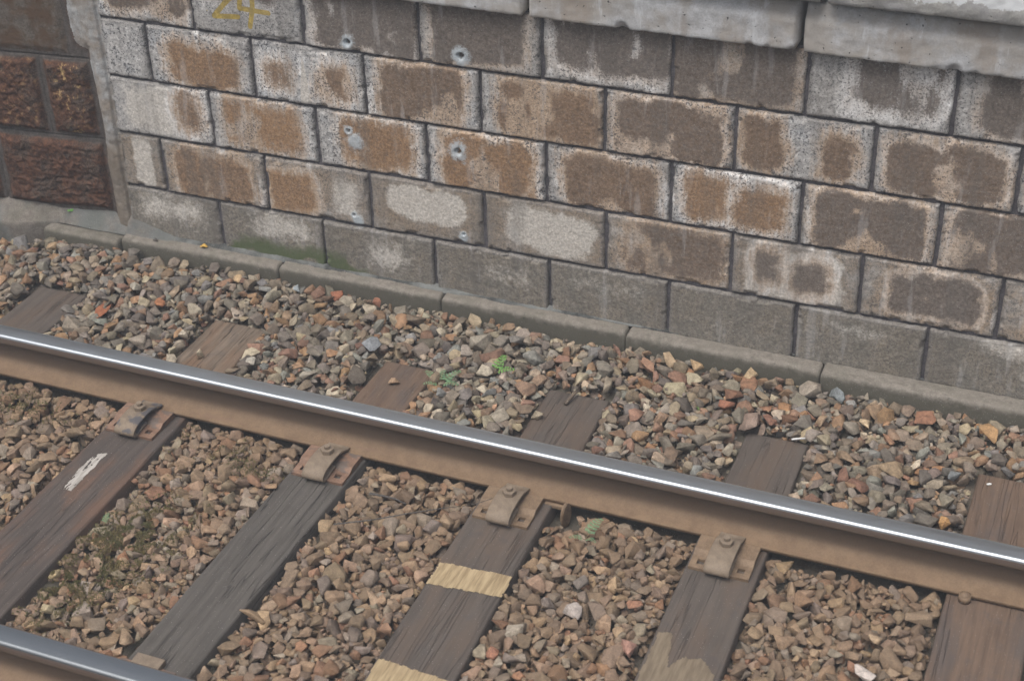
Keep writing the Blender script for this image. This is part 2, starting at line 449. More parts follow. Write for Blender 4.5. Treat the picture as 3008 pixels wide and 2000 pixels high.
# ================================================================== BLOCK WALL
YW = .984
CZ = [(1.0975, 1.352), (.840, 1.0975), (.583, .840), (.3275, .583), (.071, .3275)]
CJ = [
    [-1.484, -1.022, -.523, -.027, .471, .972, 1.458, 1.965, 2.46, 2.955, 3.45],
    [-1.484, -1.258, -.770, -.271, .218, .717, 1.215, 1.715, 2.209, 2.705, 3.2, 3.45],
    [-1.484, -.997, -.507, -.018, .482, .980, 1.474, 1.969, 2.465, 2.96, 3.45],
    [-1.486, -1.270, -.768, -.287, .217, .725, 1.226, 1.716, 2.215, 2.71, 3.2, 3.45],
    [-1.486, -1.019, -.520, -.011, .489, .984, 1.488, 1.979, 2.475, 2.97, 3.45],
]
# stains per block: list of ('c' core | 'p' pale | 'x' eraser of core, cx, cy, half width, half height, softness, amount); then tone, orange, grime
ST = {
    (0, 0): ([('c', .1, .3, .75, .75, .2, 1)], .65, .3, .1),
    (0, 1): ([('c', -.1, .75, .6, .5, .3, .9)], 1.0, .0, .1),
    (0, 2): ([('c', .1, .15, .85, .95, .25, .95)], 1.0, .1, .5),
    (0, 3): ([('c', .0, .25, .72, .9, .2, 1)], .8, .2, .2),
    (0, 4): ([('c', .1, .4, .85, .85, .25, 1)], .85, .1, .3),
    (0, 5): ([('c', -.1, .2, .9, .95, .3, 1)], .75, .2, .5),
    (0, 6): ([('c', .25, .25, .6, .75, .35, .85)], .95, .0, .3),
    (0, 7): ([('c', .2, .2, .75, .8, .2, 1)], .9, .2, .2),
    (0, 8): ([('c', .0, .2, .8, .8, .2, 1)], .9, .2, .2),
    (1, 0): ([], .5, .0, .0),
    (1, 1): ([('c', .05, -.2, .62, .55, .25, 1)], .35, .75, .0),
    (1, 2): ([('c', -.55, -.05, .28, .4, .3, .8), ('c', .5, -.05, .3, .5, .3, .85)], .45, .6, .0),
    (1, 3): ([('c', .0, .05, .66, .75, .2, 1), ('c', -.1, -.65, .7, .3, .4, .55)], .55, .6, .0),
    (1, 4): ([('c', .12, -.05, .75, .72, .18, 1), ('x', .0, .9, .25, .5, .4, .7)], .45, .6, .0),
    (1, 5): ([('c', .0, .0, .78, .74, .15, 1)], .6, .35, .0),
    (1, 6): ([('c', -.6, .0, .28, .65, .2, 1), ('c', .52, -.1, .25, .6, .25, 1)], .5, .55, .0),
    (1, 7): ([('c', .0, -.05, .78, .68, .15, 1)], .6, .35, .0),
    (1, 8): ([('c', .0, .0, .75, .68, .15, 1)], .7, .35, .0),
    (2, 0): ([('c', .6, .05, .25, .6, .4, .85), ('p', -.15, .0, .6, .75, .5, .95)], .4, .6, .15),
    (2, 1): ([('c', .0, .0, .7, .72, .4, .85)], .2, 1.0, .0),
    (2, 2): ([('c', .1, .0, .62, .72, .3, .9)], .35, .85, .1),
    (2, 3): ([('c', .05, -.1, .72, .8, .25, 1), ('p', -.08, -.95, .3, .22, .15, .5), ('x', -.05, -.88, .24, .3, .15, .9)], .35, .8, .0),
    (2, 4): ([('c', .05, -.1, .70, .72, .2, 1), ('x', .0, -.9, .24, .22, .2, .5)], .5, .6, .0),
    (2, 5): ([('c', -.45, .0, .35, .6, .25, .9), ('c', .4, -.1, .38, .6, .25, .9), ('c', 0, 0, .75, .75, .3, .5)], .45, .85, .0),
    (2, 6): ([('c', .0, .0, .75, .78, .15, 1), ('x', .0, -.95, .35, .35, .2, .9)], .7, .5, .1),
    (2, 7): ([('c', .0, .0, .8, .8, .15, 1)], .7, .35, .1),
    (2, 8): ([('c', .0, .0, .8, .8, .15, 1)], .7, .35, .1),
    (3, 0): ([('p', .1, .0, .45, .8, .35, 1.2)], .5, .2, .75),
    (3, 1): ([('c', .0, -.05, .68, .68, .15, 1), ('p', .0, -.02, .82, .80, .1, .55), ('p', -.6, -.65, .25, .3, .25, .8)], .3, .55, .35),
    (3, 2): ([('c', -.5, -.1, .42, .6, .25, 1), ('p', -.5, -.05, .55, .8, .15, .6), ('p', .55, -.1, .3, .7, .4, .75)], .3, .75, .45),
    (3, 3): ([('p', .0, .2, .72, .48, .2, 1.0)], .5, .3, 1),
    (3, 4): ([('p', .1, .0, .75, .65, .25, 1.0)], .5, .2, .7),
    (3, 5): ([('c', .1, .0, .75, .7, .3, .9), ('p', .1, -.2, .6, .35, .35, .6)], .6, .3, .5),
    (3, 6): ([('p', .0, -.05, .8, .75, .2, .95), ('c', -.45, .15, .2, .45, .3, .95), ('c', .25, -.05, .3, .45, .3, .95)], .8, .3, .5),
    (3, 7): ([('c', .1, .0, .62, .6, .2, 1), ('p', .1, .0, .78, .78, .12, .6)], .8, .25, .6),
    (3, 8): ([('c', .1, -.1, .6, .7, .2, 1)], .7, .3, .5),
    (4, 0): ([('p', .0, .35, .7, .4, .6, .75)], .4, .4, .85),
    (4, 1): ([('p', .2, .45, .6, .4, .5, .75)], .4, .3, .9),
    (4, 2): ([('p', .15, .1, .35, .4, .6, .8)], .4, .3, .95),
    (4, 3): ([('p', .3, .2, .5, .3, .6, .5)], .3, .6, 1),
    (4, 4): ([('p', .0, .5, .7, .25, .6, .45)], .3, .5, 1),
    (4, 5): ([], .4, .5, 1),
    (4, 6): ([('p', .0, .45, .5, .1, .3, .6)], .4, .4, 1),
    (4, 7): ([('p', .2, .85, .5, .12, .3, .85), ('p', .7, .1, .3, .2, .5, .8)], .4, .3, .95),
}
SPL = [(-.331, 1.137, .030, 1), (.146, 1.146, .036, 1), (-.360, .757, .020, 1), (-.335, .712, .034, 0), (.119, .744, .038, 1),
       (-.366, .375, .018, 1), (.125, .376, .016, 1), (-.35, .352, .026, 0), (.125, .36, .022, 0)]
GLYPH = [[(-.900, 1.262), (-.872, 1.292), (-.835, 1.290), (-.826, 1.262), (-.859, 1.232), (-.916, 1.171), (-.808, 1.180)],
         [(-.783, 1.29), (-.796, 1.217), (-.668, 1.212)], [(-.731, 1.29), (-.738, 1.22), (-.757, 1.146)]]
CRACK = [(1.468, 1.094), (1.464, 1.06), (1.452, .99), (1.455, .965), (1.428, .93), (1.438, .885), (1.430, .842)]
def seg_dist(x, z, pts):
    d = np.full(x.shape, 9.0)
    for (x0, z0), (x1, z1) in zip(pts[:-1], pts[1:]):
        vx, vz = x1 - x0, z1 - z0
        t = np.clip(((x - x0) * vx + (z - z0) * vz) / (vx * vx + vz * vz), 0, 1)
        d = np.minimum(d, np.hypot(x - x0 - t * vx, z - z0 - t * vz))
    return d

wall = empty('block_wall', (0, YW, 0))
tag(wall, 'long stained concrete block wall with dark joints and coping rising above the kerb', 'wall')
V, F, SA, SB, SC = [], [], [], [], []
off = 0
for r, ((z0, z1), js) in enumerate(zip(CZ, CJ)):
    for k in range(len(js) - 1):
        gx, gz = .0072, .0055
        xa, xb, za, zb = js[k] + gx, js[k + 1] - gx, z0 + gz * .6, z1 - gz * 1.5
        st = .0046 if xa < 2.5 else .012
        nx = max(6, int((xb - xa) / st)) + 2; nz = max(6, int((zb - za) / st)) + 2
        # parameter lines with a doubled border ring that turns back into the joint
        u = np.concatenate([[0], np.linspace(0, 1, nx - 2), [1]]); w = np.concatenate([[0], np.linspace(0, 1, nz - 2), [1]])
        U, Wp = np.meshgrid(u, w, indexing='ij')
        X = xa + (xb - xa) * U; Z = za + (zb - za) * Wp
        seed = 31 * r + k
        dx = np.minimum(X - xa, xb - X); dz = np.minimum(Z - za, zb - Z)
        # ragged outline
        wob = .0045 * (fbm(X + seed, Z, 26, 5, 4, .6) - .5) * sst(.02, .0, np.minimum(dx, dz)) * 2
        wx = wob * np.where(X < (xa + xb) / 2, 1, -1) * (dx <= dz); wz = wob * np.where(Z < (za + zb) / 2, 1, -1) * (dz < dx)
        d = np.minimum(dx, dz)
        Rr = .007 + .004 * fbm(X, Z, 14, 9, 3)
        yo = Rr * (1 - np.sqrt(np.clip(1 - (1 - np.clip(d / Rr, 0, 1)) ** 2, 0, 1)))
        chip = sst(.60, .70, fbm(X, Z + seed, 18, 14, 3)) * sst(.022, .004, d)
        yo = yo + chip * .010
        yo += .0034 * (fbm(X, Z, 22, 21, 5, .6) - .5) + .0022 * (fbm(X, Z, 110, 41, 2) - .5)
        rr = np.random.default_rng(seed)
        yo += rr.uniform(-.0035, .0035) + (U - .5) * rr.uniform(-.005, .005) + (Wp - .5) * rr.uniform(-.005, .005)
        for sx, sz, sr, hole in SPL:
            q = np.hypot(X - sx, Z - sz) * (1 + .5 * (fbm(X, Z, 60, 77, 3) - .5))
            if hole: yo += .022 * sst(sr * .45, sr * .25, q) ; yo += .004 * sst(sr * .9, sr * .4, q) * (fbm(X, Z, 90, 60, 3) - .2)
            yo -= .003 * sst(sr * 1.2, sr * .6, q)
        cd = seg_dist(X + .004 * (fbm(X, Z, 40, 3, 3) - .5), Z, CRACK)
        yo += .006 * sst(.0035, .0, cd)
        Y = yo
        ring = np.zeros(X.shape, bool); ring[0, :] = ring[-1, :] = ring[:, 0] = ring[:, -1] = True
        X = X + wx; Z = Z + wz
        Y = np.where(ring, .034, Y)
        V.append(np.stack([X, Y, Z], -1).reshape(-1, 3)); F.append(grid_faces(nx, nz, off)); off += nx * nz
        # stains
        P = U * 2 - 1; Q = Wp * 2 - 1
        prims, tone, org, grime = ST.get((r, k), ([('c', .0, .0, .75, .7, .2, 1)], .6, .4, .1 if r < 3 else .9))
        core = np.zeros(X.shape); pale = np.zeros(X.shape); halo = np.zeros(X.shape)
        dist = .40 * (fbm(X, Z, 11, 100 + seed % 50, 5, .6) - .5); dist2 = .62 * (fbm(X, Z, 10, 130 + seed % 40, 5, .6) - .5)
        for kd, cx, cy, hw, hh, sf, am in prims:
            if kd == 'c': hw *= 1.12; hh *= 1.16
            qx = np.abs(P + dist * .5 - cx) - hw; qz = (np.abs(Q + dist2 - cy) - hh) * .5
            rr_ = .22
            dd = np.hypot(np.maximum(qx + rr_, 0), np.maximum(qz + rr_ * .7, 0)) + np.minimum(np.maximum(qx, qz), 0) * .3 - rr_ * .85
            sf = sf * 1.7
            val = am * sst(sf * .55, -sf * .55, dd)
            if kd == 'c':
                core = np.maximum(core, val); halo = np.maximum(halo, am * sst(.42, -.12, dd))
            elif kd == 'x': core = core * (1 - val)
            else: pale = np.maximum(pale, val)
        bite = sst(.26, .46, fbm(X * 1.0, Z * .6, 8, 170, 4, .6))
        core = core * (.35 + .65 * bite)
        core = np.maximum(core, .55 * halo * sst(.60, .72, fbm(X, Z * .35, 13, 180, 4, .6)))
        splat = np.zeros(X.shape)
        for sx, sz, sr, hole in SPL:
            q = np.hypot(X - sx, (Z - sz) * .85) * (1 + .9 * (fbm(X, Z, 38, 66, 4, .65) - .5))
            splat = np.maximum(splat, sst(sr * 1.6, sr * .35, q) * (1 - .8 * hole * sst(sr * .40, sr * .2, q)))
            core = np.maximum(core, hole * .9 * sst(sr * .5, sr * .3, q))
        if (r, k) == (1, 2):
            hw = np.clip((1.045 - Z) * .12, 0, .02)
            pale = np.maximum(pale, 1.3 * sst(.006, -.004, np.abs(X + .538) - hw) * (Z < 1.045)); core *= 1 - np.minimum(pale, 1)
        green = np.zeros(X.shape)
        if r == 4 and X.mean() < 0:
            green = sst(.27, .10, Z + .05 * (fbm(X, Z, 9, 8, 3) - .5)) * sst(-.1, -.5, X) * sst(-1.35, -1.0, X) * .85
            green *= sst(.3, .55, fbm(X, Z, 7, 61, 3))
        if r == 3 and k in (1, 2): pass
        yel = np.zeros(X.shape)
        if r == 0 and k == 1:
            for g in GLYPH:
                yel = np.maximum(yel, sst(.0145, .0065, seg_dist(X, Z, g)))
            yel = np.maximum(yel, sst(.005, .002, np.hypot(X + .945, Z - 1.19)))
        gr = np.clip(grime + rr.uniform(0, .3), 0, 1) * np.ones(X.shape)
        # soot grime in a band along the wall foot
        tn = tone * np.ones(X.shape)
        SA.append(np.stack([core, tn, pale, org * np.ones(X.shape)], -1).reshape(-1, 4))
        SC.append(np.stack([halo, rr.uniform(0, 1) * np.ones(X.shape), sst(.034, .0, d), (r == 3) * .5 + (r == 4) * 1.0 + 0 * X], -1).reshape(-1, 4))
        SB.append(np.stack([green, splat, yel, gr], -1).reshape(-1, 4))
mesh_obj('blockwork', np.concatenate(V), np.concatenate(F), M['block'], wall, attrs={'stainA': np.concatenate(SA), 'stainB': np.concatenate(SB), 'stainC': np.concatenate(SC)})
# mortar body behind the blocks
nx, nz = 700, 200
X, Z = np.meshgrid(np.linspace(-1.490, 3.45, nx), np.linspace(-.2, 1.352, nz), indexing='ij')
Y = .0170 + .006 * (fbm(X, Z, 25, 3, 4) - .5)
mesh_obj('joint_mortar', np.stack([X, Y, Z], -1).reshape(-1, 3), grid_faces(nx, nz), M['mortar'], wall)

def rough_bar(name, x0, x1, prof, mat, parent, amp=.004, seed=0, st=.012, chips=(), endr=.010, dens=.008):
    """extrudes a closed profile [(y,z)...] along x with a ragged surface"""
    pts = []
    n = len(prof)
    for i in range(n):
        (ya, za), (yb, zb) = prof[i], prof[(i + 1) % n]
        m = max(1, int(math.hypot(yb - ya, zb - za) / dens))
        m = min(m, 40)
        for j in range(m): pts.append((ya + (yb - ya) * j / m, za + (zb - za) * j / m))
    pts = np.array(pts)
    # smooth the corners a little
    for _ in range(2): pts = (np.roll(pts, 1, 0) + 2 * pts + np.roll(pts, -1, 0)) / 4
    cen = pts.mean(0)
    nx = max(4, int((x1 - x0) / st))
    xs = np.linspace(x0, x1, nx)
    P = np.zeros((nx, len(pts), 3))
    for i, x in enumerate(xs):
        e = min(x - x0, x1 - x); s = 1 - (endr * (1 - math.sqrt(max(0, 1 - (1 - min(e / endr, 1)) ** 2)))) / .05
        q = cen + (pts - cen) * s
        P[i, :, 0] = x; P[i, :, 1] = q[:, 0]; P[i, :, 2] = q[:, 1]
    nn = fbm(P[..., 0] * 1.0 + P[..., 1] * 3.1, P[..., 2] * 1.0 - P[..., 1] * 2.3, 28, 200 + seed, 5, .6) - .5
    n2 = fbm(P[..., 0] + 7 + P[..., 2], P[..., 1] - P[..., 2] * 2, 60, 220 + seed, 3, .6) - .5
    dr = P[..., 1:] - cen
    dr = dr / np.linalg.norm(dr, axis=-1, keepdims=True)
    P[..., 1:] += dr * (amp * nn + amp * .5 * n2)[..., None]
    for cx, cy, cz, cr in chips:
        dd = np.sqrt((P[..., 0] - cx) ** 2 + (P[..., 1] - cy) ** 2 + (P[..., 2] - cz) ** 2)
        P[..., 1:] -= dr * (cr * .8 * sst(cr * 1.3, .2 * cr, dd * (1 + .6 * nn)))[..., None]
    m = len(pts)
    i, j = np.meshgrid(np.arange(nx - 1), np.arange(m), indexing='ij')
    a = (i * m + j).ravel(); b = (i * m + (j + 1) % m).ravel()
    Fq = [list(t) for t in np.stack([a, b, b + m, a + m], 1)]
    Fq.append(list(range(m))[::-1]); Fq.append([(nx - 1) * m + q for q in range(m)])
    return mesh_obj(name, P.reshape(-1, 3), Fq, mat, parent)

# coping stones (front set 5 cm proud, upper part set back), coordinates relative to the wall
CP = [(-.050, 1.354), (-.050, 1.468), (-.034, 1.480), (-.020, 1.522), (.045, 1.530), (.30, 1.545), (.30, 1.354)]
cj = [-3.0, -2.57, -1.57, -.57, .430, 1.432, 2.435, 3.45]
chips = [(.80, -.05, 1.354, .026), (1.26, -.05, 1.354, .014), (1.32, -.05, 1.356, .012), (1.95, -.05, 1.354, .022), (2.02, -.05, 1.354, .012),
         (1.90, -.05, 1.354, .010), (2.10, -.05, 1.354, .010), (.437, -.05, 1.354, .012), (1.415, -.05, 1.354, .018), (1.436, -.05, 1.354, .016)]
for i in range(len(cj) - 1):
    rough_bar('coping_stone', cj[i] + .007, cj[i + 1] - .007, CP, M['coping'], wall, .0085, i, .010, chips)
# platform cap slabs, 10 cm proud of the wall, worn white line on top
KP = [(-.098, 1.553), (-.106, 1.60), (-.100, 1.655), (-.085, 1.672), (.52, 1.676), (.52, 1.553)]
kj = [-2.9, -1.50, -.49, .51, 1.513, 2.51, 3.6]
for i in range(len(kj) - 1):
    cs = rough_bar('cap_slab', kj[i] + .005, kj[i + 1] - .005, KP, M['cap'], wall, .012, 20 + i, .010)

# ================================================================== OLD STONE WALL on the left
ow = empty('rock_wall', (-1.492, YW + .050, 0), rz=rad(-172.8 + 180))
tag(ow, 'old wall of rough rusty brown stone blocks left of the concrete blockwork', 'wall')
# local frame: x runs left (negative), face at y=0
nx, nz = 430, 400
X, Z = np.meshgrid(np.linspace(-1.60, .018, nx), np.linspace(-.1, 1.50, nz), indexing='ij')
rows = [(1.250, 1.7, [-.95, -.35, -.10]), (.882, 1.250, [-1.2, -.165]), (.510, .882, [-1.25, -.80, -.330, -.088]), (.148, .510, [-1.15, -.62, -.078]), (-.3, .148, [-.9, -.5, -.078])]
dj = np.full(X.shape, 9.0); cell = np.zeros(X.shape); inside = np.zeros(X.shape)
smoothm = np.zeros(X.shape); yelm = np.zeros(X.shape)
Xw = X + .012 * (fbm(X, Z, 9, 55, 3) - .5); Zw = Z + .010 * (fbm(X, Z, 7, 56, 3) - .5)
for ri, (za, zb, jj) in enumerate(rows):
    inr = (Z >= za) & (Z < zb)
    e = [-3] + jj
    for k in range(len(e) - 1):
        inb = inr & (X >= e[k]) & (X < e[k + 1])
        d = np.minimum(np.minimum(Xw - e[k], e[k + 1] - Xw), np.minimum(Zw - za, zb - Zw))
        dj = np.where(inb, d, dj); inside = np.where(inb, 1, inside)
        if ri in (0, 1): smoothm = np.where(inb, 1, smoothm)
        if ri == 2 and k == 3: yelm = np.where(inb, sst(.12, .05, np.abs(X + .20) + .25 * np.abs(Z - .74)), yelm)
        if ri == 2 and k == 2: yelm = np.where(inb, .35, yelm)
mort = np.where(inside > 0, sst(.026, .012, dj + .012 * (fbm(X, Z, 30, 57, 3) - .5)), 1)
rock = fbm(X, Z, 11, 70, 5, .6); rk2 = np.abs(fbm(X + 3, Z * 1.4, 24, 75, 4, .6) - .5) * 2
prot = np.where(smoothm > 0, .006 + .006 * rock, .010 + .030 * rock - .014 * rk2)
Y = -prot * sst(.012, .045, np.where(inside > 0, dj, 0)) * (1 - .0 * mort) + .004 * (fbm(X, Z, 40, 80, 4) - .5)
Y = np.where(Z < .155, np.maximum(Y, .0), Y)
bedline = np.full(X.shape, 9.)
for za in (1.250, .882, .510): bedline = np.minimum(bedline, np.abs(Zw - za))
Y = Y + .008 * sst(.0045, .001, bedline)
for xx, za, zb in ((-.330, .510, .882), (-.62, .148, .510)):
    Y = Y + .006 * sst(.0045, .001, np.abs(Xw - xx)) * ((Z > za) & (Z < zb))
# mortar fillet against the block wall
fz = sst(-.10, -.05, X + .03 * (fbm(X * 0, Z, 6, 82, 3) - .5) - .06 * sst(.8, .95, Z) * -1 * 0) 
fz = np.maximum(fz, sst(-.175, -.12, X + .03 * (fbm(X, Z, 12, 82, 3) - .5)) * sst(.90, .97, Z + .18 * (X + .1)))
Y = Y * (1 - fz) + fz * (-.048 * sst(-.13, -.02, X) - .006 + .016 * (fbm(X, Z, 8, 84, 4) - .5) + .006 * (fbm(X, Z, 45, 85, 3) - .5))
Y = Y + .010 * sst(-.004, .006, X)
att = np.stack([smoothm * (1 - fz), yelm * (1 - fz), np.maximum(mort, fz) * (1 - fz), fz], -1).reshape(-1, 4)
m_ = NT('dummy'); D.materials.remove(m_.m)
rock_o = mesh_obj('stone_face', np.stack([X, Y, Z], -1).reshape(-1, 3), grid_faces(nx, nz), [M['rock'], M['fillet']], ow, attrs={'rock': att})
fi = grid_faces(nx, nz); fzf = fz.ravel()[fi].mean(1) + .5 * (fbm(X, Z, 30, 88, 3).ravel()[fi[:, 0]] - .5)
rock_o.data.polygons.foreach_set('material_index', (fzf > .5).astype(np.int32))

# ================================================================== KERB STONES and apron
kx = [-1.90, -1.503, -.719, .036, .836, 1.614, 2.392, 3.17]
klab = ['short worn kerb stone at the foot of the rusty rock wall, first on the left',
        'mossy kerb stone with a yellow leaf lying on top',
        'second full kerb stone from the left, in front of the greenish wall foot',
        'kerb stone with a small brown stone lying on its top',
        'kerb stone below the cracked lowest wall blocks, right of the middle of the track',
        'kerb stone starting at a step in the row, near the large orange ballast stone',
        'rightmost kerb stone, cut off by the right edge of the photo']
for i in range(7):
    yf = [.889, .912, .920, .920, .910, .898, .890][i]
    dz = [-.012, 0, .001, 0, .001, .003, 0][i]
    pr = [(yf, -.16), (yf, .086 + dz), (yf + .009, .095 + dz), (.982, .096 + dz), (.982, -.16)]
    o = rough_bar('kerb_stone', kx[i] + .003, kx[i + 1] - .003, pr, M['kerb'], None, .006, 40 + i, .008, endr=.004, dens=.005)
    tag(o, klab[i], 'kerb stone', 'kerb stones along the foot of the wall')

nx, ny = 220, 60
X, U = np.meshgrid(np.linspace(-2.9, -.95, nx), np.linspace(0, 1, ny), indexing='ij')
yback = np.where(X < -1.50, YW + .05 - (-1.50 - X) * math.tan(rad(7.2)) + .035, YW + .015)
yfront = np.where(X < -1.85, .945 - (-1.85 - X) * .22 - .05 * sst(-1.85, -2.0, X), .945)
Y = yfront + (yback - yfront) * U
top = .103 + .070 * sst(-1.20, -1.50, X)
Z = .090 + (top - .090) * np.clip(U / .85, 0, 1) ** 1.1 + .010 * (fbm(X, Y, 18, 61, 5, .6) - .5)
edge = sst(.10, .0, U) * (X < -1.85)
Z = Z - edge * .22
o = mesh_obj('mortar_apron', np.stack([X, Y, Z], -1).reshape(-1, 3), grid_faces(nx, ny), M['apron'])
tag(o, 'sloping cracked mortar apron between kerb and the foot of the rock wall', 'apron')

# dirt packed along the seam between kerb and wall
X, U = np.meshgrid(np.linspace(-1.45, 3.2, 900), np.linspace(0, 1, 14), indexing='ij')
wd = .028 * sst(1.7, .0, X) * (.35 + fbm(X, X * 0, 9, 91, 4)) + .004
Y = YW + .012 - wd * U
Z = .097 + .016 * (1 - U) * (.4 + fbm(X, U * .05, 60, 92, 4)) * sst(1.9, .2, X) * sst(-1.45, -1.2, X) - .006 * (U > .93)
o = mesh_obj('seam_soil', np.stack([X, Y, Z], -1).reshape(-1, 3), grid_faces(900, 14, flip=True), mat_concrete('seam_dirt', (.035, .036, .035), (.10, .105, .10), (.22, .23, .22), spk=.2, bumpd=.01))
tag(o, 'dark crumbly dirt packed in the seam between kerb and block wall', 'dirt', kind='stuff')

# ================================================================== RAILS
def rail_mesh(name, yc, x0, x1, lab, mat='rail'):
    half = []
    def arc(cy, cz, r, a0, a1, n):
        return [(cy + r * math.cos(rad(a0 + (a1 - a0) * i / n)), cz + r * math.sin(rad(a0 + (a1 - a0) * i / n))) for i in range(n + 1)]
    # right half from the crown down to the foot, (y, z)
    half += [(0, .1760), (.009, .1759), (.017, .1755), (.0235, .1749)]
    half += arc(.0265, .1632, .0117, 82, 4, 11)
    half += [(.0384, .154), (.0386, .143)]
    half += arc(.0361, .1405, .0025, 0, -70, 3)
    half += [(.025, .1325), (.016, .1280)]
    half += arc(.0215, .112, .0142, 125, 180, 5)
    half += [(.0072, .094), (.0072, .075), (.0078, .062)]
    half += [(.0100, .052), (.0150, .0435), (.024, .0370), (.036, .0305), (.050, .0245), (.064, .0198)]
    half += arc(.0690, .0165, .0030, 75, 0, 3)
    half += [(.0722, .0068)]
    prof = half + [(-y, z) for y, z in half[::-1][:-1]]
    prof = np.array(prof[:1] + prof[1:])
    n = len(prof)
    xs = np.linspace(x0, x1, 260)
    P = np.zeros((len(xs), n, 3)); P[..., 0] = xs[:, None]; P[..., 1] = prof[:, 0]; P[..., 2] = prof[:, 1]
    P[..., 1] += (.0006 * (fbm(xs, xs * 0, 1.3, 300, 3) - .5))[:, None]
    i, j = np.meshgrid(np.arange(len(xs) - 1), np.arange(n), indexing='ij')
    a = (i * n + j).ravel(); b = (i * n + (j + 1) % n).ravel()
    o = mesh_obj(name, P.reshape(-1, 3), np.stack([a, b, b + n, a + n], 1), M[mat])
    o.location = (0, yc, 0)
    tag(o, lab, 'rail', 'rails of the track')
    return o
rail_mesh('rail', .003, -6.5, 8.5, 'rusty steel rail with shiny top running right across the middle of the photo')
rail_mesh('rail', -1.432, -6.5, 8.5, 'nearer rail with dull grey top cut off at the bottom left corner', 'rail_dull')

# ================================================================== SLEEPERS
SLP = [  # xL,xR at y=+.57 ; xL,xR at y=-1.2 ; material ; label
    ((-1.70, -1.455), (-1.72, -1.48), 'wood_grey', 'brown sleeper end at the far left, only seen beyond the rail'),
    ((-.845, -.600), (-.850, -.570), 'wood_red', 'reddish black sleeper with a white paint streak'),
    ((-.040, .185), (-.082, .146), 'wood_dark', 'dark grey sleeper with long drying cracks and no paint'),
    ((.640, .884), (.655, .925), 'wood_grey', 'dark sleeper crossed by two yellow bare wood bands'),
    ((1.425, 1.655), (1.430, 1.680), 'wood_grey', 'grey brown sleeper with a tan worn patch at its near end'),
    ((2.255, 2.520), (2.250, 2.530), 'wood_tan', 'brown sleeper at the right edge held by a dome headed screw'),
    ((3.02, 3.27), (3.02, 3.27), 'wood_grey', 'plain sleeper right of the one with the dome headed screw'),
    ((-2.45, -2.2), (-2.45, -2.2), 'wood_grey', 'plain sleeper left of the leftmost far sleeper end')]
FARM = {1: 'wood_brown', 2: 'wood_tan'}
def sleeper(i, e1, e0, mat, lab):
    ya, yb = -2.01, .575 + [.0, .02, -.02, .015, .0, .04, 0, 0][i]
    nu, nv = 60, 420
    U, Vv = np.meshgrid(np.linspace(0, 1, nu), np.linspace(ya, yb, nv), indexing='ij')
    t = (Vv + 1.2) / 1.775
    xl = e0[0] + (e1[0] - e0[0]) * t + .006 * (fbm(Vv, Vv * 0 + i, 7, 400 + i, 4) - .5)
    xr = e0[1] + (e1[1] - e0[1]) * t + .006 * (fbm(Vv, Vv * 0 + i, 7, 420 + i, 4) - .5)
    X = xl + (xr - xl) * U
    w = xr - xl
    d = np.minimum(np.minimum(X - xl, xr - X), np.minimum(Vv - ya, yb - Vv))
    am = {1: 2.6, 2: 1.3}.get(i, .7)
    Z = -.006 * (1 - np.sqrt(np.clip(1 - (1 - np.clip(d / .007, 0, 1)) ** 2, 0, 1)))
    grain = fbm(X * 14, Vv * .8, 4, 440 + i, 4, .6) - .5
    far = sst(.2, .4, Vv) if i == 1 else 0
    Z = Z + .0022 * am * grain + .003 * far * (np.abs(fbm(X * 9, Vv * .7, 4, 460 + i, 3) - .5) * -4 + .4)
    # shallow groove cracks
    ck = fbm(X * 7, Vv * .45, 4, 480 + i, 3) - .5
    Z = Z - .0035 * sst(.010, .0, np.abs(ck)) * sst(.45, .6, vn(X * 3, Vv * .6, 3, 500 + i)) * (1 if i in (1, 2) else .4)
    Z = np.minimum(Z, .0006)
    top = np.stack([X, Vv, Z], -1)
    # border: walls down
    bot = top.copy(); bot[..., 2] = -.16
    Vt = top.reshape(-1, 3)
    idx = np.arange(nu * nv).reshape(nu, nv)
    loop = np.concatenate([idx[:, 0], idx[-1, 1:], idx[-2::-1, -1], idx[0, -2:0:-1]])
    lower = Vt[loop].copy(); lower[:, 2] = -.16
    allv = np.concatenate([Vt, lower])
    n = len(loop); q = np.arange(n)
    sides = np.stack([loop[q], nu * nv + q, nu * nv + (q + 1) % n, loop[(q + 1) % n]], 1)
    o = mesh_obj('sleeper', allv, np.concatenate([grid_faces(nu, nv), sides]), [M[mat], M[FARM.get(i, mat)]])
    if i in FARM:
        me = o.data
        mi = (allv[np.concatenate([grid_faces(nu, nv), sides])][:, :, 1].mean(1) > 0.0).astype(np.int32)
        me.polygons.foreach_set('material_index', mi)
    tag(o, lab, 'sleeper', 'wooden sleepers under the rails')
    return o
SO = [sleeper(i, *a) for i, a in enumerate(SLP)]

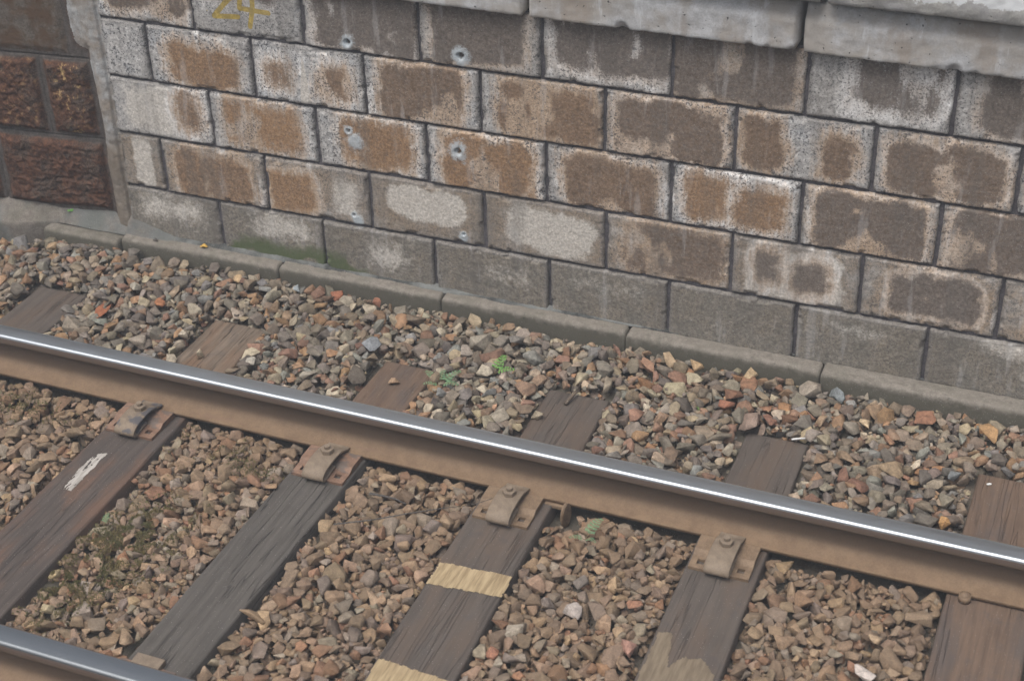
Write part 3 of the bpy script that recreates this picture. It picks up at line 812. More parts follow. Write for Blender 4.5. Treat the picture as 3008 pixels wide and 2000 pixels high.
def patch(parent, name, poly, mat, lift=.0022, seed=0, rag=.012, label=None, st=.004, worn=0):
    poly = np.array(poly); x0, y0 = poly.min(0) - .01; x1, y1 = poly.max(0) + .01
    nx, ny = int((x1 - x0) / st) + 2, int((y1 - y0) / st) + 2
    X, Y = np.meshgrid(np.linspace(x0, x1, nx), np.linspace(y0, y1, ny), indexing='ij')
    ins = np.zeros(X.shape, bool)
    Xn = X + rag * (fbm(X, Y, 45, 600 + seed, 3, .6) - .5); Yn = Y + rag * (fbm(X, Y, 45, 610 + seed, 3, .6) - .5)
    n = len(poly)
    for k in range(n):
        (xa, ya), (xb, yb) = poly[k], poly[(k + 1) % n]
        if ya == yb: continue
        c = ((ya > Yn) != (yb > Yn)) & (Xn < (xb - xa) * (Yn - ya) / (yb - ya) + xa)
        ins ^= c
    if worn: ins &= fbm(X * 7, Y * 1.2, 14, 640, 4, .6) > worn
    fc = grid_faces(nx, ny); kk = ins.ravel()[fc].all(1)
    Z = np.full(X.shape, lift) + .0005 * (fbm(X * 3, Y, 30, 620, 3) - .5)
    o = mesh_obj(name, np.stack([X, Y, Z], -1).reshape(-1, 3), fc[kk], mat, parent)
    if label: o['label'] = label
    return o
patch(SO[3], 'bare_wood_band', [(.652, -.488), (.912, -.470), (.915, -.582), (.655, -.606)], M['yellow_wood'], seed=1, label='yellow bare wood band nearer the rail clip')
patch(SO[3], 'bare_wood_band', [(.660, -.968), (.915, -.985), (.918, -1.10), (.658, -1.13)], M['yellow_wood'], seed=2, label='yellow bare wood band at the bottom edge of the photo')
patch(SO[4], 'bare_wood_patch', [(1.436, -.555), (1.485, -.548), (1.515, -.700), (1.54, -.64), (1.60, -.625), (1.655, -.68), (1.67, -.95), (1.436, -.95)], M['tan_wood'], seed=3, rag=.02)
patch(SO[1], 'paint_streak', [(-.742, -.355), (-.782, -.372), (-.790, -.47), (-.775, -.590), (-.738, -.595), (-.740, -.47)], M['white_streak'], seed=4, rag=.010, st=.0022, worn=.34)

# ================================================================== RAIL FASTENINGS
def hexprism(bm, c, r, z0, z1, n=6, rot=0.0):
    lo = [bm.verts.new((c[0] + r * math.cos(rot + 2 * math.pi * k / n), c[1] + r * math.sin(rot + 2 * math.pi * k / n), z0)) for k in range(n)]
    hi = [bm.verts.new((v.co.x, v.co.y, z1)) for v in lo]
    bm.faces.new(hi); bm.faces.new(lo[::-1])
    for k in range(n): bm.faces.new((lo[k], lo[(k + 1) % n], hi[(k + 1) % n], hi[k]))

def plate_mesh(w, mat, parent, sgn=1):
    # base plate: low toe with two square holes, raised shoulder near the rail, runs under the foot
    bm = bmesh.new()
    ys = [-.235, -.212, -.188, -.172, -.150, -.0, .11]
    h = [.012, .012, .012, .012, .0235, .0185, .0185]
    hx = w / 2
    xs = [-hx, -hx + .022, -hx + .046, hx - .046, hx - .022, hx]
    g = {}
    for i, x in enumerate(xs):
        for j, y in enumerate(ys):
            z = h[j] if y > -.10 or j < 5 else h[j]
            if j >= 5: z = .0062
            g[i, j] = bm.verts.new((x, y, z if j < 5 else .0062))
    # shoulder continues level to the foot edge
    for i, x in enumerate(xs):
        g[i, 4.5] = bm.verts.new((x, -.075, .0235))
        g[i, 4.6] = bm.verts.new((x, -.0742, .0062))
    order = [0, 1, 2, 3, 4, 4.5, 4.6, 5, 6]
    top = []
    for i in range(len(xs) - 1):
        for a, b in zip(order[:-1], order[1:]):
            if a == 1 and i in (1, 3): continue          # square holes
            top.append(bm.faces.new((g[i, a], g[i + 1, a], g[i + 1, b], g[i, b])))
    edges = [e for e in bm.edges if e.is_boundary]
    r = bmesh.ops.extrude_edge_only(bm, edges=edges)
    for v in [q for q in r['geom'] if isinstance(q, bmesh.types.BMVert)]: v.co.z = .0008
    bmesh.ops.recalc_face_normals(bm, faces=bm.faces)
    sh = [e for e in bm.edges if len(e.link_faces) == 2 and e.calc_face_angle(0) > .3]
    bmesh.ops.bevel(bm, geom=sh, offset=.0022, segments=2, affect='EDGES', clamp_overlap=True)
    return bm_obj('base_plate', bm, mat, parent, smooth=False)

def clip_mesh(parent, mat, w=.086, skew=.0):
    # spring strip: from the rail foot over the bolt, out, and curled back under itself
    path = [(-.052, .0290), (-.068, .0300), (-.085, .038), (-.105, .0470), (-.130, .0530), (-.165, .0555), (-.200, .0540), (-.228, .0490), (-.249, .0400),
            (-.257, .0290), (-.252, .0190), (-.236, .0165), (-.215, .0190), (-.190, .0225), (-.165, .0250)]
    pts = [Vector((0, y, z)) for y, z in path]
    # densify
    cur = []
    for k in range(len(pts) - 1):
        p0 = pts[max(k - 1, 0)]; p1 = pts[k]; p2 = pts[k + 1]; p3 = pts[min(k + 2, len(pts) - 1)]
        for s in range(4):
            t = s / 4
            cur.append(.5 * ((2 * p1) + (p2 - p0) * t + (2 * p0 - 5 * p1 + 4 * p2 - p3) * t * t + (3 * p1 - p0 - 3 * p2 + p3) * t ** 3))
    cur.append(pts[-1])
    th = .0043
    bm = bmesh.new()
    rows = []
    for k, p in enumerate(cur):
        tg = (cur[min(k + 1, len(cur) - 1)] - cur[max(k - 1, 0)]).normalized()
        nr = Vector((0, -tg.z, tg.y))
        if k < 12 * 4 and nr.z < 0 and k < 30: nr = -nr
        if k == 0: prev = nr
        if nr.dot(prev) < 0: nr = -nr
        prev = nr
        row = []
        for s in (-1, 1):
            q = p + nr * th * s
            row += [q]
        a, b = row
        xs = [-w / 2, -w / 2 + .002, w / 2 - .002, w / 2]
        sk = skew * (p.y + .15)
        ring = [bm.verts.new((-w / 2 + sk, a.y, a.z)), bm.verts.new((w / 2 + sk, a.y, a.z)), bm.verts.new((w / 2 + sk, b.y, b.z)), bm.verts.new((-w / 2 + sk, b.y, b.z))]
        rows.append(ring)
    for r0, r1 in zip(rows[:-1], rows[1:]):
        for k in range(4): bm.faces.new((r0[k], r0[(k + 1) % 4], r1[(k + 1) % 4], r1[k]))
    bm.faces.new(rows[0][::-1]); bm.faces.new(rows[-1])
    bmesh.ops.recalc_face_normals(bm, faces=bm.faces)
    se = [e for e in bm.edges if len(e.link_faces) == 2 and e.calc_face_angle(0) > 1.0]
    bmesh.ops.bevel(bm, geom=se, offset=.0012, segments=1, affect='EDGES', clamp_overlap=True)
    o = bm_obj('spring_clip', bm, mat, parent, smooth=False)
    for poly in o.data.polygons: poly.use_smooth = abs(poly.normal.x) < .5
    return o

def fastening(x, w, lab, skew=0.0, pm='rust', rz=0.0, cm='clip'):
    e = empty('rail_fastening', (x, 0, 0), rz)
    tag(e, lab, 'rail clip', 'bolted clips holding the rail to the sleepers')
    plate_mesh(w, M[pm], e)
    clip_mesh(e, M[cm], skew=skew)
    bm = bmesh.new(); hexprism(bm, (0.0, -.138), .0245, .0585, .0760, rot=.25)
    se = [ed for ed in bm.edges if abs(ed.verts[0].co.z - ed.verts[1].co.z) < 1e-5 and ed.verts[0].co.z > .06]
    bmesh.ops.bevel(bm, geom=se, offset=.0014, segments=1, affect='EDGES')
    nut = bm_obj('nut', bm, M['clip'], e)
    bm = bmesh.new(); hexprism(bm, (0.0, -.138), .0110, .0100, .0880, 20)
    bl = bm_obj('bolt', bm, M['clip'], e, smooth=False)
    bm = bmesh.new(); hexprism(bm, (0.0, -.138), .0275, .0540, .0595, 24)
    ws = bm_obj('washer', bm, M['clip'], e, smooth=False)
    return e
fastening(-.733, .205, 'bent clip with hex nut on a rusty plate, on the sleeper with the white streak', -.02, 'rust_red', rz=.0, cm='clip_dark')
fastening(.058, .205, 'bent clip with hex nut on an orange rusty plate, on the cracked dark sleeper', .02, 'rust_red')
fastening(.765, .205, 'bent clip with hex nut, on the sleeper with the yellow bands beside the round anchor', -.01, 'rust')
fastening(1.540, .205, 'bent clip with hex nut, rightmost of the four clips along the rail', .01, 'rust')
# plate of the near rail
e = empty('rail_plate', (-.000, -1.432, 0))
tag(e, 'small flat rusty plate end peeking out behind the nearer rail at the bottom left', 'rail plate')
bm = bmesh.new()
bmesh.ops.create_cube(bm, size=1, matrix=Matrix.Translation((0, .11, .011)) @ Matrix.Diagonal((.10, .19, .020, 1)))
bm_obj('plate', bm, M['clip'], e, bevel=.003)
bm = bmesh.new()
bmesh.ops.create_cube(bm, size=1, matrix=Matrix.Translation((.0, 0, .0034)) @ Matrix.Diagonal((.20, .36, .005, 1)))
bm_obj('lower_plate', bm, M['rust_red'], e, bevel=.001)

# dome headed screw on the right sleeper
bm = bmesh.new()
bmesh.ops.create_uvsphere(bm, u_segments=20, v_segments=12, radius=.0165, matrix=Matrix.Translation((2.312, -.079, .021)) @ Matrix.Diagonal((1, 1, .72, 1)))
hexprism(bm, (2.312, -.079), .020, .0005, .0235, 20)
tag(bm_obj('rail_screw', bm, M['rust'], None, smooth=True), 'dome headed rusty screw on the rail foot above the rightmost sleeper', 'screw')

# rail anchor: clamp under the foot with an oval plate standing beside it
an = empty('rail_anchor', (.955, -.09, 0))
tag(an, 'rusty oval anchor plate clamped under the rail foot right of the banded sleeper', 'rail anchor')
bm = bmesh.new()
n = 22; fr, bk = [], []
for k in range(n):
    a = 2 * math.pi * k / n
    y, z = .0 + .030 * math.cos(a), -.018 + .050 * math.sin(a)
    fr.append(bm.verts.new((.006, y, z))); bk.append(bm.verts.new((-.006, y, z)))
bm.faces.new(fr); bm.faces.new(bk[::-1])
for k in range(n): bm.faces.new((fr[k], bk[k], bk[(k + 1) % n], fr[(k + 1) % n]))
bmesh.ops.recalc_face_normals(bm, faces=bm.faces)
se = [ed for ed in bm.edges if ed.calc_face_angle(0) > 1]
bmesh.ops.bevel(bm, geom=se, offset=.003, segments=2, affect='EDGES')
o = bm_obj('anchor_disc', bm, M['rust'], an, smooth=False); o.rotation_euler = (0, 0, rad(-14))
bm = bmesh.new()
bmesh.ops.create_cube(bm, size=1, matrix=Matrix.Translation((-.045, .035, -.004)) @ Matrix.Diagonal((.080, .050, .016, 1)))
bm_obj('clamp_bar', bm, M['rust'], an, bevel=.004)

# ================================================================== BALLAST
GX0, GX1, GY0, GY1, GC = -3.0, 3.3, -2.35, .935, .006
gw, gh = int((GX1 - GX0) / GC), int((GY1 - GY0) / GC)
gx = GX0 + (np.arange(gw) + .5) * GC; gy = GY0 + (np.arange(gh) + .5) * GC
GXm, GYm = np.meshgrid(gx, gy, indexing='ij')
# level the top of the stones should reach
def target(x, y):
    t = np.where(y > 0, -.008 + .026 * sst(.15, .55, y), -.028 + .004 * sst(-.22, -.08, y))
    t = t + .012 * sst(.70, .88, y) * sst(1.8, .5, x) + .016 * (fbm(x, y, 3.0, 700, 3) - .5)
    t = t - .010 * sst(.14, .06, np.abs(y)) - .03 * sst(.14, .06, np.abs(y + 1.432))
    t = t - .016 * sst(.28, .05, np.hypot((x + .35) / 1.0, (y + 1.05) / 1.2))
    return t
TG = target(GXm, GYm)
H = TG - .062 + .012 * (fbm(GXm, GYm, 12, 710, 4) - .5)
slz = np.zeros(H.shape, bool)
def sl_edges(i, y):
    e1, e0 = SLP[i][0], SLP[i][1]; t = (y + 1.2) / 1.775
    return e0[0] + (e1[0] - e0[0]) * t, e0[1] + (e1[1] - e0[1]) * t
for i in range(8):
    xl, xr = sl_edges(i, GYm)
    yb = .575 + [.0, .02, -.02, .015, .0, .04, 0, 0][i]
    slz |= (GXm > xl) & (GXm < xr) & (GYm < yb)
H = np.where(slz, 0.0, H)

def stone_shape(seed, flat=None):
    r = np.random.default_rng(9000 + seed)
    n = r.integers(9, 15)
    p = r.normal(size=(n, 3)); p /= np.linalg.norm(p, axis=1)[:, None]
    p *= r.uniform(.82, 1.05, n)[:, None]
    asp = np.array([1, r.uniform(.62, .95), r.uniform(.42, .8)])
    p *= asp
    bm = bmesh.new()
    for q in p: bm.verts.new(q)
    res = bmesh.ops.convex_hull(bm, input=bm.verts)
    bmesh.ops.delete(bm, geom=[g for g in res['geom_interior'] if isinstance(g, bmesh.types.BMVert)], context='VERTS')
    bmesh.ops.dissolve_limit(bm, angle_limit=rad(16), verts=bm.verts, edges=bm.edges)
    bm.faces.ensure_lookup_table(); bm.normal_update()
    pl = np.array([[*f.normal, f.normal.dot(f.verts[0].co)] for f in bm.faces])
    bmesh.ops.bevel(bm, geom=list(bm.edges), offset=r.uniform(.03, .08), segments=2, profile=.55, affect='EDGES', clamp_overlap=True)
    bmesh.ops.triangulate(bm, faces=bm.faces)
    v = np.array([q.co[:] for q in bm.verts])
    nf = fbm(v[:, 0] * 1.3 + v[:, 2], v[:, 1] + v[:, 2] * .7, 1.6, 800 + seed % 20, 3) - .5
    v = v * (1 + .24 * nf)[:, None]
    f = np.array([[q.index for q in fc.verts] for fc in bm.faces])
    bm.free()
    return v, f, pl, asp
SHP = [stone_shape(s) for s in range(90)]

def rotm(r, tilt=.5):
    a = r.uniform(0, 2 * math.pi); b = r.normal(0, tilt); c = r.normal(0, tilt)
    Rz = np.array([[math.cos(a), -math.sin(a), 0], [math.sin(a), math.cos(a), 0], [0, 0, 1]])
    Ry = np.array([[math.cos(b), 0, math.sin(b)], [0, 1, 0], [-math.sin(b), 0, math.cos(b)]])
    Rx = np.array([[1, 0, 0], [0, math.cos(c), -math.sin(c)], [0, math.sin(c), math.cos(c)]])
    return Rz @ Ry @ Rx
def footprint(pl, R, s, cx, cy):
    N = pl[:, :3] @ R.T; dd = pl[:, 3] * s
    i0 = int((cx - s * 1.05 - GX0) / GC); i1 = int((cx + s * 1.05 - GX0) / GC) + 1
    j0 = int((cy - s * 1.05 - GY0) / GC); j1 = int((cy + s * 1.05 - GY0) / GC) + 1
    if i0 < 0 or j0 < 0 or i1 >= gw or j1 >= gh: return None
    xx = gx[i0:i1, None] - cx; yy = gy[None, j0:j1] - cy
    up = N[:, 2] > 1e-3; dn = N[:, 2] < -1e-3; fl = ~(up | dn)
    val = lambda m: (dd[m, None, None] - N[m, 0, None, None] * xx - N[m, 1, None, None] * yy) / N[m, 2, None, None]
    zt = val(up).min(0); zb = val(dn).max(0)
    ins = zt > zb
    return i0, i1, j0, j1, zt, zb, ins

PAL_O = np.array([[.30, .27, .23], [.23, .205, .175], [.36, .30, .22], [.26, .18, .13], [.20, .185, .165], [.34, .215, .13], [.17, .155, .14],
                  [.42, .37, .29], [.235, .24, .23], [.27, .165, .12], [.22, .19, .155], [.26, .21, .16], [.18, .16, .14]])
PAL_I = np.array([[.29, .215, .15], [.24, .175, .125], [.33, .235, .155], [.25, .14, .085], [.20, .155, .11], [.33, .24, .15], [.17, .13, .095],
                  [.28, .25, .20], [.22, .17, .12], [.19, .165, .14]])
ptsV, ptsF, ptsC = [], [], []
voff = 0
def emit(shape, R, s, c, tint):
    global voff
    v, f, _, _ = shape
    ptsV.append(v * s @ R.T + c); ptsF.append(f + voff); ptsC.append(np.tile(tint, (len(v), 1))); voff += len(v)

# --- notable stones, each a thing of its own: x, y, longest size, colour, dust, aspect, label
NS = [
 (.438, .950, .040, (.24, .13, .08), 0, 'small brown stone lying alone on top of the kerb', .097),
 (-.114, .577, .105, (.24, .26, .28), 0, 'pointed blue grey stone beyond the rail, between the second and third far sleeper ends', None),
 (.212, .862, .085, (.40, .33, .23), 0, 'large cream stone by the kerb, above the green fern', None),
 (.300, .740, .130, (.27, .245, .20), 0, 'long grey beige slab of stone leaning left of the bright green fern', None),
 (.385, .552, .075, (.42, .38, .30), 0, 'cream stone beside the bright green fern', None),
 (2.262, .800, .125, (.38, .24, .12), 0, 'large orange stone at the far right below the kerb', None),
 (2.026, .800, .105, (.28, .15, .095), 0, 'large red brown stone left of the big orange one near the kerb', None),
 (1.829, .701, .072, (.48, .38, .25), 0, 'pointed cream stone in the bed right of the fifth far sleeper end', None),
 (1.589, .850, .105, (.29, .255, .21), 0, 'tall grey beige stone leaning against the kerb at its step', None),
 (1.690, .860, .085, (.20, .225, .235), 0, 'blue grey stone leaning against the kerb just right of the step', None),
 (1.355, .862, .085, (.42, .32, .20), 0, 'rectangular tan stone beside the kerb', None),
 (1.144, .850, .080, (.40, .29, .17), 0, 'tan stone at the kerb left of the rectangular one', None),
 (2.181, .504, .090, (.17, .185, .19), 0, 'smooth dark grey stone left of the rightmost far sleeper', None),
 (2.047, .530, .065, (.55, .48, .37), 0, 'cream white stone left of the smooth dark grey one', None),
 (2.184, .260, .060, (.42, .25, .11), 0, 'small bright orange stone right behind the rail near the right edge', None),
 (1.422, .580, .115, (.25, .19, .155), 0, 'large flat grey brown stone above the fourth far sleeper end', None),
 (1.323, .640, .075, (.30, .14, .09), 0, 'red stone left of the large flat grey brown stone', None),
 (1.039, .860, .100, (.38, .29, .19), 0, 'big tan stone by the kerb right of the middle', None),
 (.978, .780, .095, (.30, .185, .125), 0, 'big reddish brown stone just below the big tan one by the kerb', None),
 (.422, .793, .100, (.19, .18, .165), 0, 'dark grey wedge shaped stone between fern and kerb', None),
 (.610, .430, .085, (.34, .21, .155), 0, 'pale pink brown stone at the left edge of the third far sleeper', .004),
 (.665, .385, .055, (.31, .27, .20), 0, 'small beige stone touching the pale pink brown one on the sleeper', .004),
 (.060, .412, .050, (.34, .24, .16), 0, 'small pale brown stone lying on the brown reddish far sleeper', .002),
 (-.411, .850, .075, (.32, .14, .085), 0, 'red stone next to the kerb in the left half', None),
 (-.221, .850, .068, (.30, .145, .095), 0, 'small red stone by the kerb, right of the first red one', None),
 (-.865, .830, .055, (.44, .32, .19), 0, 'small cream tan cube shaped stone by the kerb at left', None),
 (-1.080, .547, .080, (.36, .165, .085), 0, 'red orange stone in the far bed right of the dry red leaf', None),
 (-1.255, .620, .085, (.33, .31, .26), 0, 'pale grey stone in the far bed above the dry red leaf', None),
 (-.593, .840, .055, (.27, .31, .33), 0, 'small pale blue stone standing near the kerb', None),
 (-.870, .390, .070, (.38, .34, .27), 0, 'pale stone just left of the cracked brown sleeper end', None),
 (-.520, .320, .060, (.40, .38, .33), 0, 'whitish round stone just right of the cracked brown sleeper end', None),
 (-.750, .310, .058, (.48, .42, .31), 0, 'cream stone lying on the cracked brown sleeper near the rail', .003),
 (-.835, .235, .070, (.36, .32, .25), 0, 'beige stone close behind the rail left of the cracked brown sleeper', None),
 (-1.355, .323, .110, (.23, .20, .16), 0, 'large grey tan stone right of the leftmost far sleeper', None),
 (-1.790, .800, .060, (.33, .24, .15), 0, 'upright tan stone by the kerb in the upper left corner of the bed', None),
 (-.075, -.330, .062, (.30, .20, .12), .25, 'rounded brown stone on the left edge of the cracked dark sleeper', -.004),
 (2.081, -.522, .100, (.52, .47, .43), 0, 'large whitish stone at the bottom right between the sleepers', None),
 (2.195, -.219, .110, (.26, .20, .14), .5, 'large brown angular stone left of the rightmost sleeper', None),
 (2.150, -.430, .095, (.24, .18, .125), .5, 'squarish brown stone right of the large whitish one', None),
 (2.085, -.356, .062, (.40, .30, .20), .1, 'cream stone above the large whitish one', None),
 (-.130, -1.090, .065, (.33, .22, .14), .1, 'tan orange boulder left of the dark sleeper near the nearer rail', None),
 (-.135, -1.175, .070, (.30, .22, .145), .1, 'lower tan boulder beside the dark sleeper and the nearer rail', None),
 (-.535, -.985, .055, (.42, .34, .20), 0, 'flat pale stone at the right edge of the white streaked sleeper', None),
 (-.461, -1.130, .055, (.40, .34, .22), 0, 'pale bar shaped stone near the bottom left rail', None),
 (-.364, -.832, .055, (.30, .16, .09), .1, 'red brown stone in the middle of the moss patch', None),
 (1.131, -.426, .090, (.17, .155, .14), .2, 'dark grey stone right of the nearer yellow band', None),
 (1.150, -.564, .075, (.38, .34, .31), 0, 'whitish grey stone below the dark grey one between the sleepers', None),
 (1.010, -.720, .080, (.34, .30, .24), 0, 'long pale grey stone beside the banded sleeper', None),
 (1.375, -.661, .078, (.34, .20, .155), 0, 'pinkish red stone left of the tan patched sleeper', None),
 (.985, -.830, .060, (.34, .17, .11), 0, 'red orange stone near the lower yellow band', None),
 (1.223, -.533, .095, (.19, .15, .12), .3, 'large dark brown stone in the middle of the bed between banded and patched sleepers', None),
 (.635, -.860, .065, (.29, .18, .12), .2, 'brown boulder on the left edge of the banded sleeper', -.004),
 (1.330, -.470, .060, (.32, .17, .11), .1, 'upright red stone left of the tan patched sleeper', None),
 (1.725, -.165, .058, (.26, .19, .12), .6, 'round tan brown stone by the rail right of the rightmost clip', None),
 (1.750, -.285, .080, (.24, .15, .10), .5, 'dark reddish stone below the round tan brown one', None),
 (1.835, -.262, .090, (.27, .17, .105), .5, 'large flat red brown stone in the bed left of the rightmost sleeper', None),
]
rs = np.random.default_rng(5)
block = np.zeros(H.shape, bool)
for i, (x, y, L, colr, dust, lab, zr) in enumerate(NS):
    sh = stone_shape(500 + i)
    s = L / 2 * 1.08
    R = rotm(rs, .22)
    fp = footprint(sh[2], R, s, x, y)
    if fp is None: continue
    i0, i1, j0, j1, zt, zb, ins = fp
    if zr is not None:
        z = zr - zb[ins].min() * .93
    else:
        z = float(target(np.array(x), np.array(y))) + .034 + .16 * L - zt[ins].max() * .75
    o = mesh_obj('ballast_stone', sh[0] * s @ R.T, sh[1], M['stone'], attrs={'tint': np.tile([*colr, dust], (len(sh[0]), 1))})
    o.location = (x, y, z)
    tag(o, lab, 'stone', 'stones that stand out in the ballast')
    sub = H[i0:i1, j0:j1]; 
    sub[ins] = np.maximum(sub[ins], (zt + z)[ins] + .0)
    for a_, b_ in ((0, 0), (1, 0), (-1, 0), (0, 1), (0, -1)):
        bl = block[i0 + a_:i1 + a_, j0 + b_:j1 + b_]; bl[ins] = True

rr = np.random.default_rng(77)
def allowed(x, y, s):
    if y > .905 - s * .62 and x > -1.9: return False
    if y > .84 - s * .6 and x <= -1.9: return False
    if abs(y - .003) < .066 + s * .35 or abs(y + 1.432) < .066 + s * .35: return False
    for i in range(8):
        xl, xr = sl_edges(i, y)
        yb = .575 + [.0, .02, -.02, .015, .0, .04, 0, 0][i]
        if y < yb + s * .2 and xl - s * .62 < x < xr + s * .62: return False
    if -.235 - s < y < 0:
        if abs(x - .955) < .035 + s * .7 and y > -.16: return False
    return True
def fines(x, y):   # places where soil and small chips show
    q = math.exp(-(((x + .35) / .34) ** 2 + ((y + .95) / .42) ** 2)) + .7 * math.exp(-(((x + .28) / .25) ** 2 + ((y + .3) / .12) ** 2)) \
        + .6 * math.exp(-(((x - .35) / .15) ** 2 + ((y + .5) / .12) ** 2)) + .6 * math.exp(-(((x - .95) / .15) ** 2 + ((y + .82) / .07) ** 2))
    return min(q, 1)
count = 0
def inview(x, y):   # the part of the bed that can be seen, with a generous margin
    return y > -1.45 * (x + 2.1) + .70 - 1.25 and y > .375 * (x + .4) - 1.5 - .80
for phase, (ntry, smin, smax, K) in enumerate([(9500, .025, .042, 3), (8800, .024, .050, 6), (6800, .020, .044, 7), (12000, .006, .015, 6), (4500, .012, .030, 8)]):
    cx = rr.uniform(GX0 + .05, GX1 - .05, (ntry, K)); cy = rr.uniform(GY0 + .05, GY1 - .03, (ntry, K))
    for n in range(ntry):
        s = smin + (smax - smin) * rr.random() ** 1.3
        if rr.random() < .05 and phase < 2: s *= 1.25
        if phase < 3: s *= 1.15 if cy[n, 0] > .1 else .92
        k0 = rr.integers(0, 90); shp = SHP[k0]
        R = rotm(rr, .45)
        best = None
        fi_ = fines(cx[n, 0], cy[n, 0])
        if fi_ > .35 and phase != 3: s = max(.010, s * (1 - .38 * fi_))
        for k in range(K):
            x, y = cx[n, k], cy[n, k]
            if k and fi_ > .4: x = cx[n, 0] + rr.uniform(-.05, .05); y = cy[n, 0] + rr.uniform(-.05, .05)
            if not inview(x, y) or not allowed(x, y, s): continue
            i = int((x - GX0) / GC); j = int((y - GY0) / GC)
            if block[i, j]: continue
            hh = H[i, j] - TG[i, j]
            if best is None or hh < best[0]: best = (hh, x, y)
        if best is None: continue
        _, x, y = best
        fp = footprint(shp[2], R, s, x, y)
        if fp is None: continue
        i0, i1, j0, j1, zt, zb, ins = fp
        if ins.sum() < 2: continue
        okm = ins & ~slz[i0:i1, j0:j1]
        if okm.sum() < 2: continue
        gap = (H[i0:i1, j0:j1] - zb)[okm]
        z = np.percentile(gap, 82) - s * .10
        tl = float(TG[int((x - GX0) / GC), int((y - GY0) / GC)])
        topz = z + zt[ins].max()
        if topz > tl + .012 + s * .85: continue
        outer = y > 0
        pal = PAL_O if outer else PAL_I
        c = pal[rr.integers(0, len(pal))] * rr.uniform(.66, 1.22)
        if outer and x > 0.6 and rr.random() < .25: c = c * np.array([1.04, .94, .88])
        c = c * np.array([1, rr.uniform(.95, 1.03), rr.uniform(.92, 1.06)])
        dust = (rr.uniform(.15, .6) + .25 * sst(-.5, -.1, y)) if not outer else rr.uniform(0, .35) ** 1.3
        emit(shp, R, s, np.array([x, y, z]), [*(c * (np.array([.78, .80, .78]) + (.075, .069, .062) if outer else 1.04)), min(dust, .9)])
        Hs = H[i0:i1, j0:j1]; Hs[okm] = np.maximum(Hs[okm], (zt + z)[okm])
        count += 1
bal = mesh_obj('ballast', np.concatenate(ptsV), np.concatenate(ptsF), M['stone'], attrs={'tint': np.concatenate(ptsC)})
tag(bal, 'crushed stone ballast in grey, tan and rust brown filling the track bed', 'ballast', kind='stuff')
print('stones', count, 'verts', voff)

# soil surface under and between the stones
st = 3
Xs = GXm[::st, ::st]; Ys = GYm[::st, ::st]
FI = np.exp(-(((Xs + .35) / .3) ** 2 + ((Ys + 1.0) / .35) ** 2)) + .8 * np.exp(-(((Xs + .28) / .3) ** 2 + ((Ys + .3) / .12) ** 2))
Zs = TG[::st, ::st] - .036 + .026 * np.clip(FI, 0, 1) + .012 * (fbm(Xs, Ys, 14, 720, 4) - .5)
Zs = np.where((Xs < GX0 + .06) | (Xs > GX1 - .06) | (Ys < GY0 + .06), -.10, Zs)
o = mesh_obj('soil', np.stack([Xs, Ys, Zs], -1).reshape(-1, 3), grid_faces(*Xs.shape), mat_concrete('bed_soil', (.06, .052, .042), (.135, .112, .085), (.085, .078, .06), spk=.1, bumpd=.01))
tag(o, 'dark grit and soil showing between the ballast stones', 'soil', kind='stuff')

# ================================================================== MOSS
def hat(x, y):
    i = min(max(int((x - GX0) / GC), 0), gw - 1); j = min(max(int((y - GY0) / GC), 0), gh - 1)
    return H[i, j]
mv, mf = [], []
r = np.random.default_rng(3)
blobs = [(-.42, -.82, .09, .13, 6500), (-.36, -.70, .07, .08, 3500), (-.46, -1.0, .06, .12, 3500), (-.30, -.62, .04, .05, 600), (-.48, -.20, .16, .05, 1500), (-1.25, -.20, .14, .06, 1400), (-.20, -.25, .08, .05, 500)]
for bx, by, sx, sy, cnt in blobs:
    x = r.normal(bx, sx, cnt); y = r.normal(by, sy, cnt)
    keep = fbm(x, y, 14, 730, 3) > .47
    for a, b in zip(x[keep], y[keep]):
        if not allowed(a, b, .006): continue
        h = hat(a, b)
        if h > float(target(np.array(a), np.array(b))) + .055: continue
        for q in range(3):
            ang = r.uniform(0, 6.28); L = r.uniform(.003, .007); w = L * .45
            dx, dy = math.cos(ang), math.sin(ang); tx, ty = r.uniform(-.004, .004, 2)
            n0 = len(mv)
            ox, oy = r.uniform(-.004, .004, 2)
            mv += [(a + ox + dx * w, b + oy + dy * w, h - .002), (a + ox - dx * w, b + oy - dy * w, h - .002), (a + ox + tx, b + oy + ty, h + L)]
            mf.append((n0, n0 + 1, n0 + 2))
o = mesh_obj('moss', np.array(mv), np.array(mf), M['moss'], smooth=False)
tag(o, 'olive yellow moss growing over the small stones between the two left sleepers', 'moss', kind='stuff')

# ================================================================== PLANTS, LEAVES, TWIGS
def tube(bm, pts, r0, r1, n=6):
    rings = []
    for k, p in enumerate(pts):
        p = Vector(p); a = Vector(pts[min(k + 1, len(pts) - 1)]) - Vector(pts[max(k - 1, 0)])
        a.normalize(); u = a.orthogonal().normalized(); v = a.cross(u)
        rr_ = r0 + (r1 - r0) * k / (len(pts) - 1)
        rings.append([bm.verts.new(p + (u * math.cos(2 * math.pi * q / n) + v * math.sin(2 * math.pi * q / n)) * rr_) for q in range(n)])
    for A, B in zip(rings[:-1], rings[1:]):
        # match closest start to avoid twisting
        s = min(range(n), key=lambda t: (B[t].co - A[0].co).length)
        B[:] = B[s:] + B[:s]
        for q in range(n): bm.faces.new((A[q], A[(q + 1) % n], B[(q + 1) % n], B[q]))
    bm.faces.new(rings[0][::-1]); bm.faces.new(rings[-1])
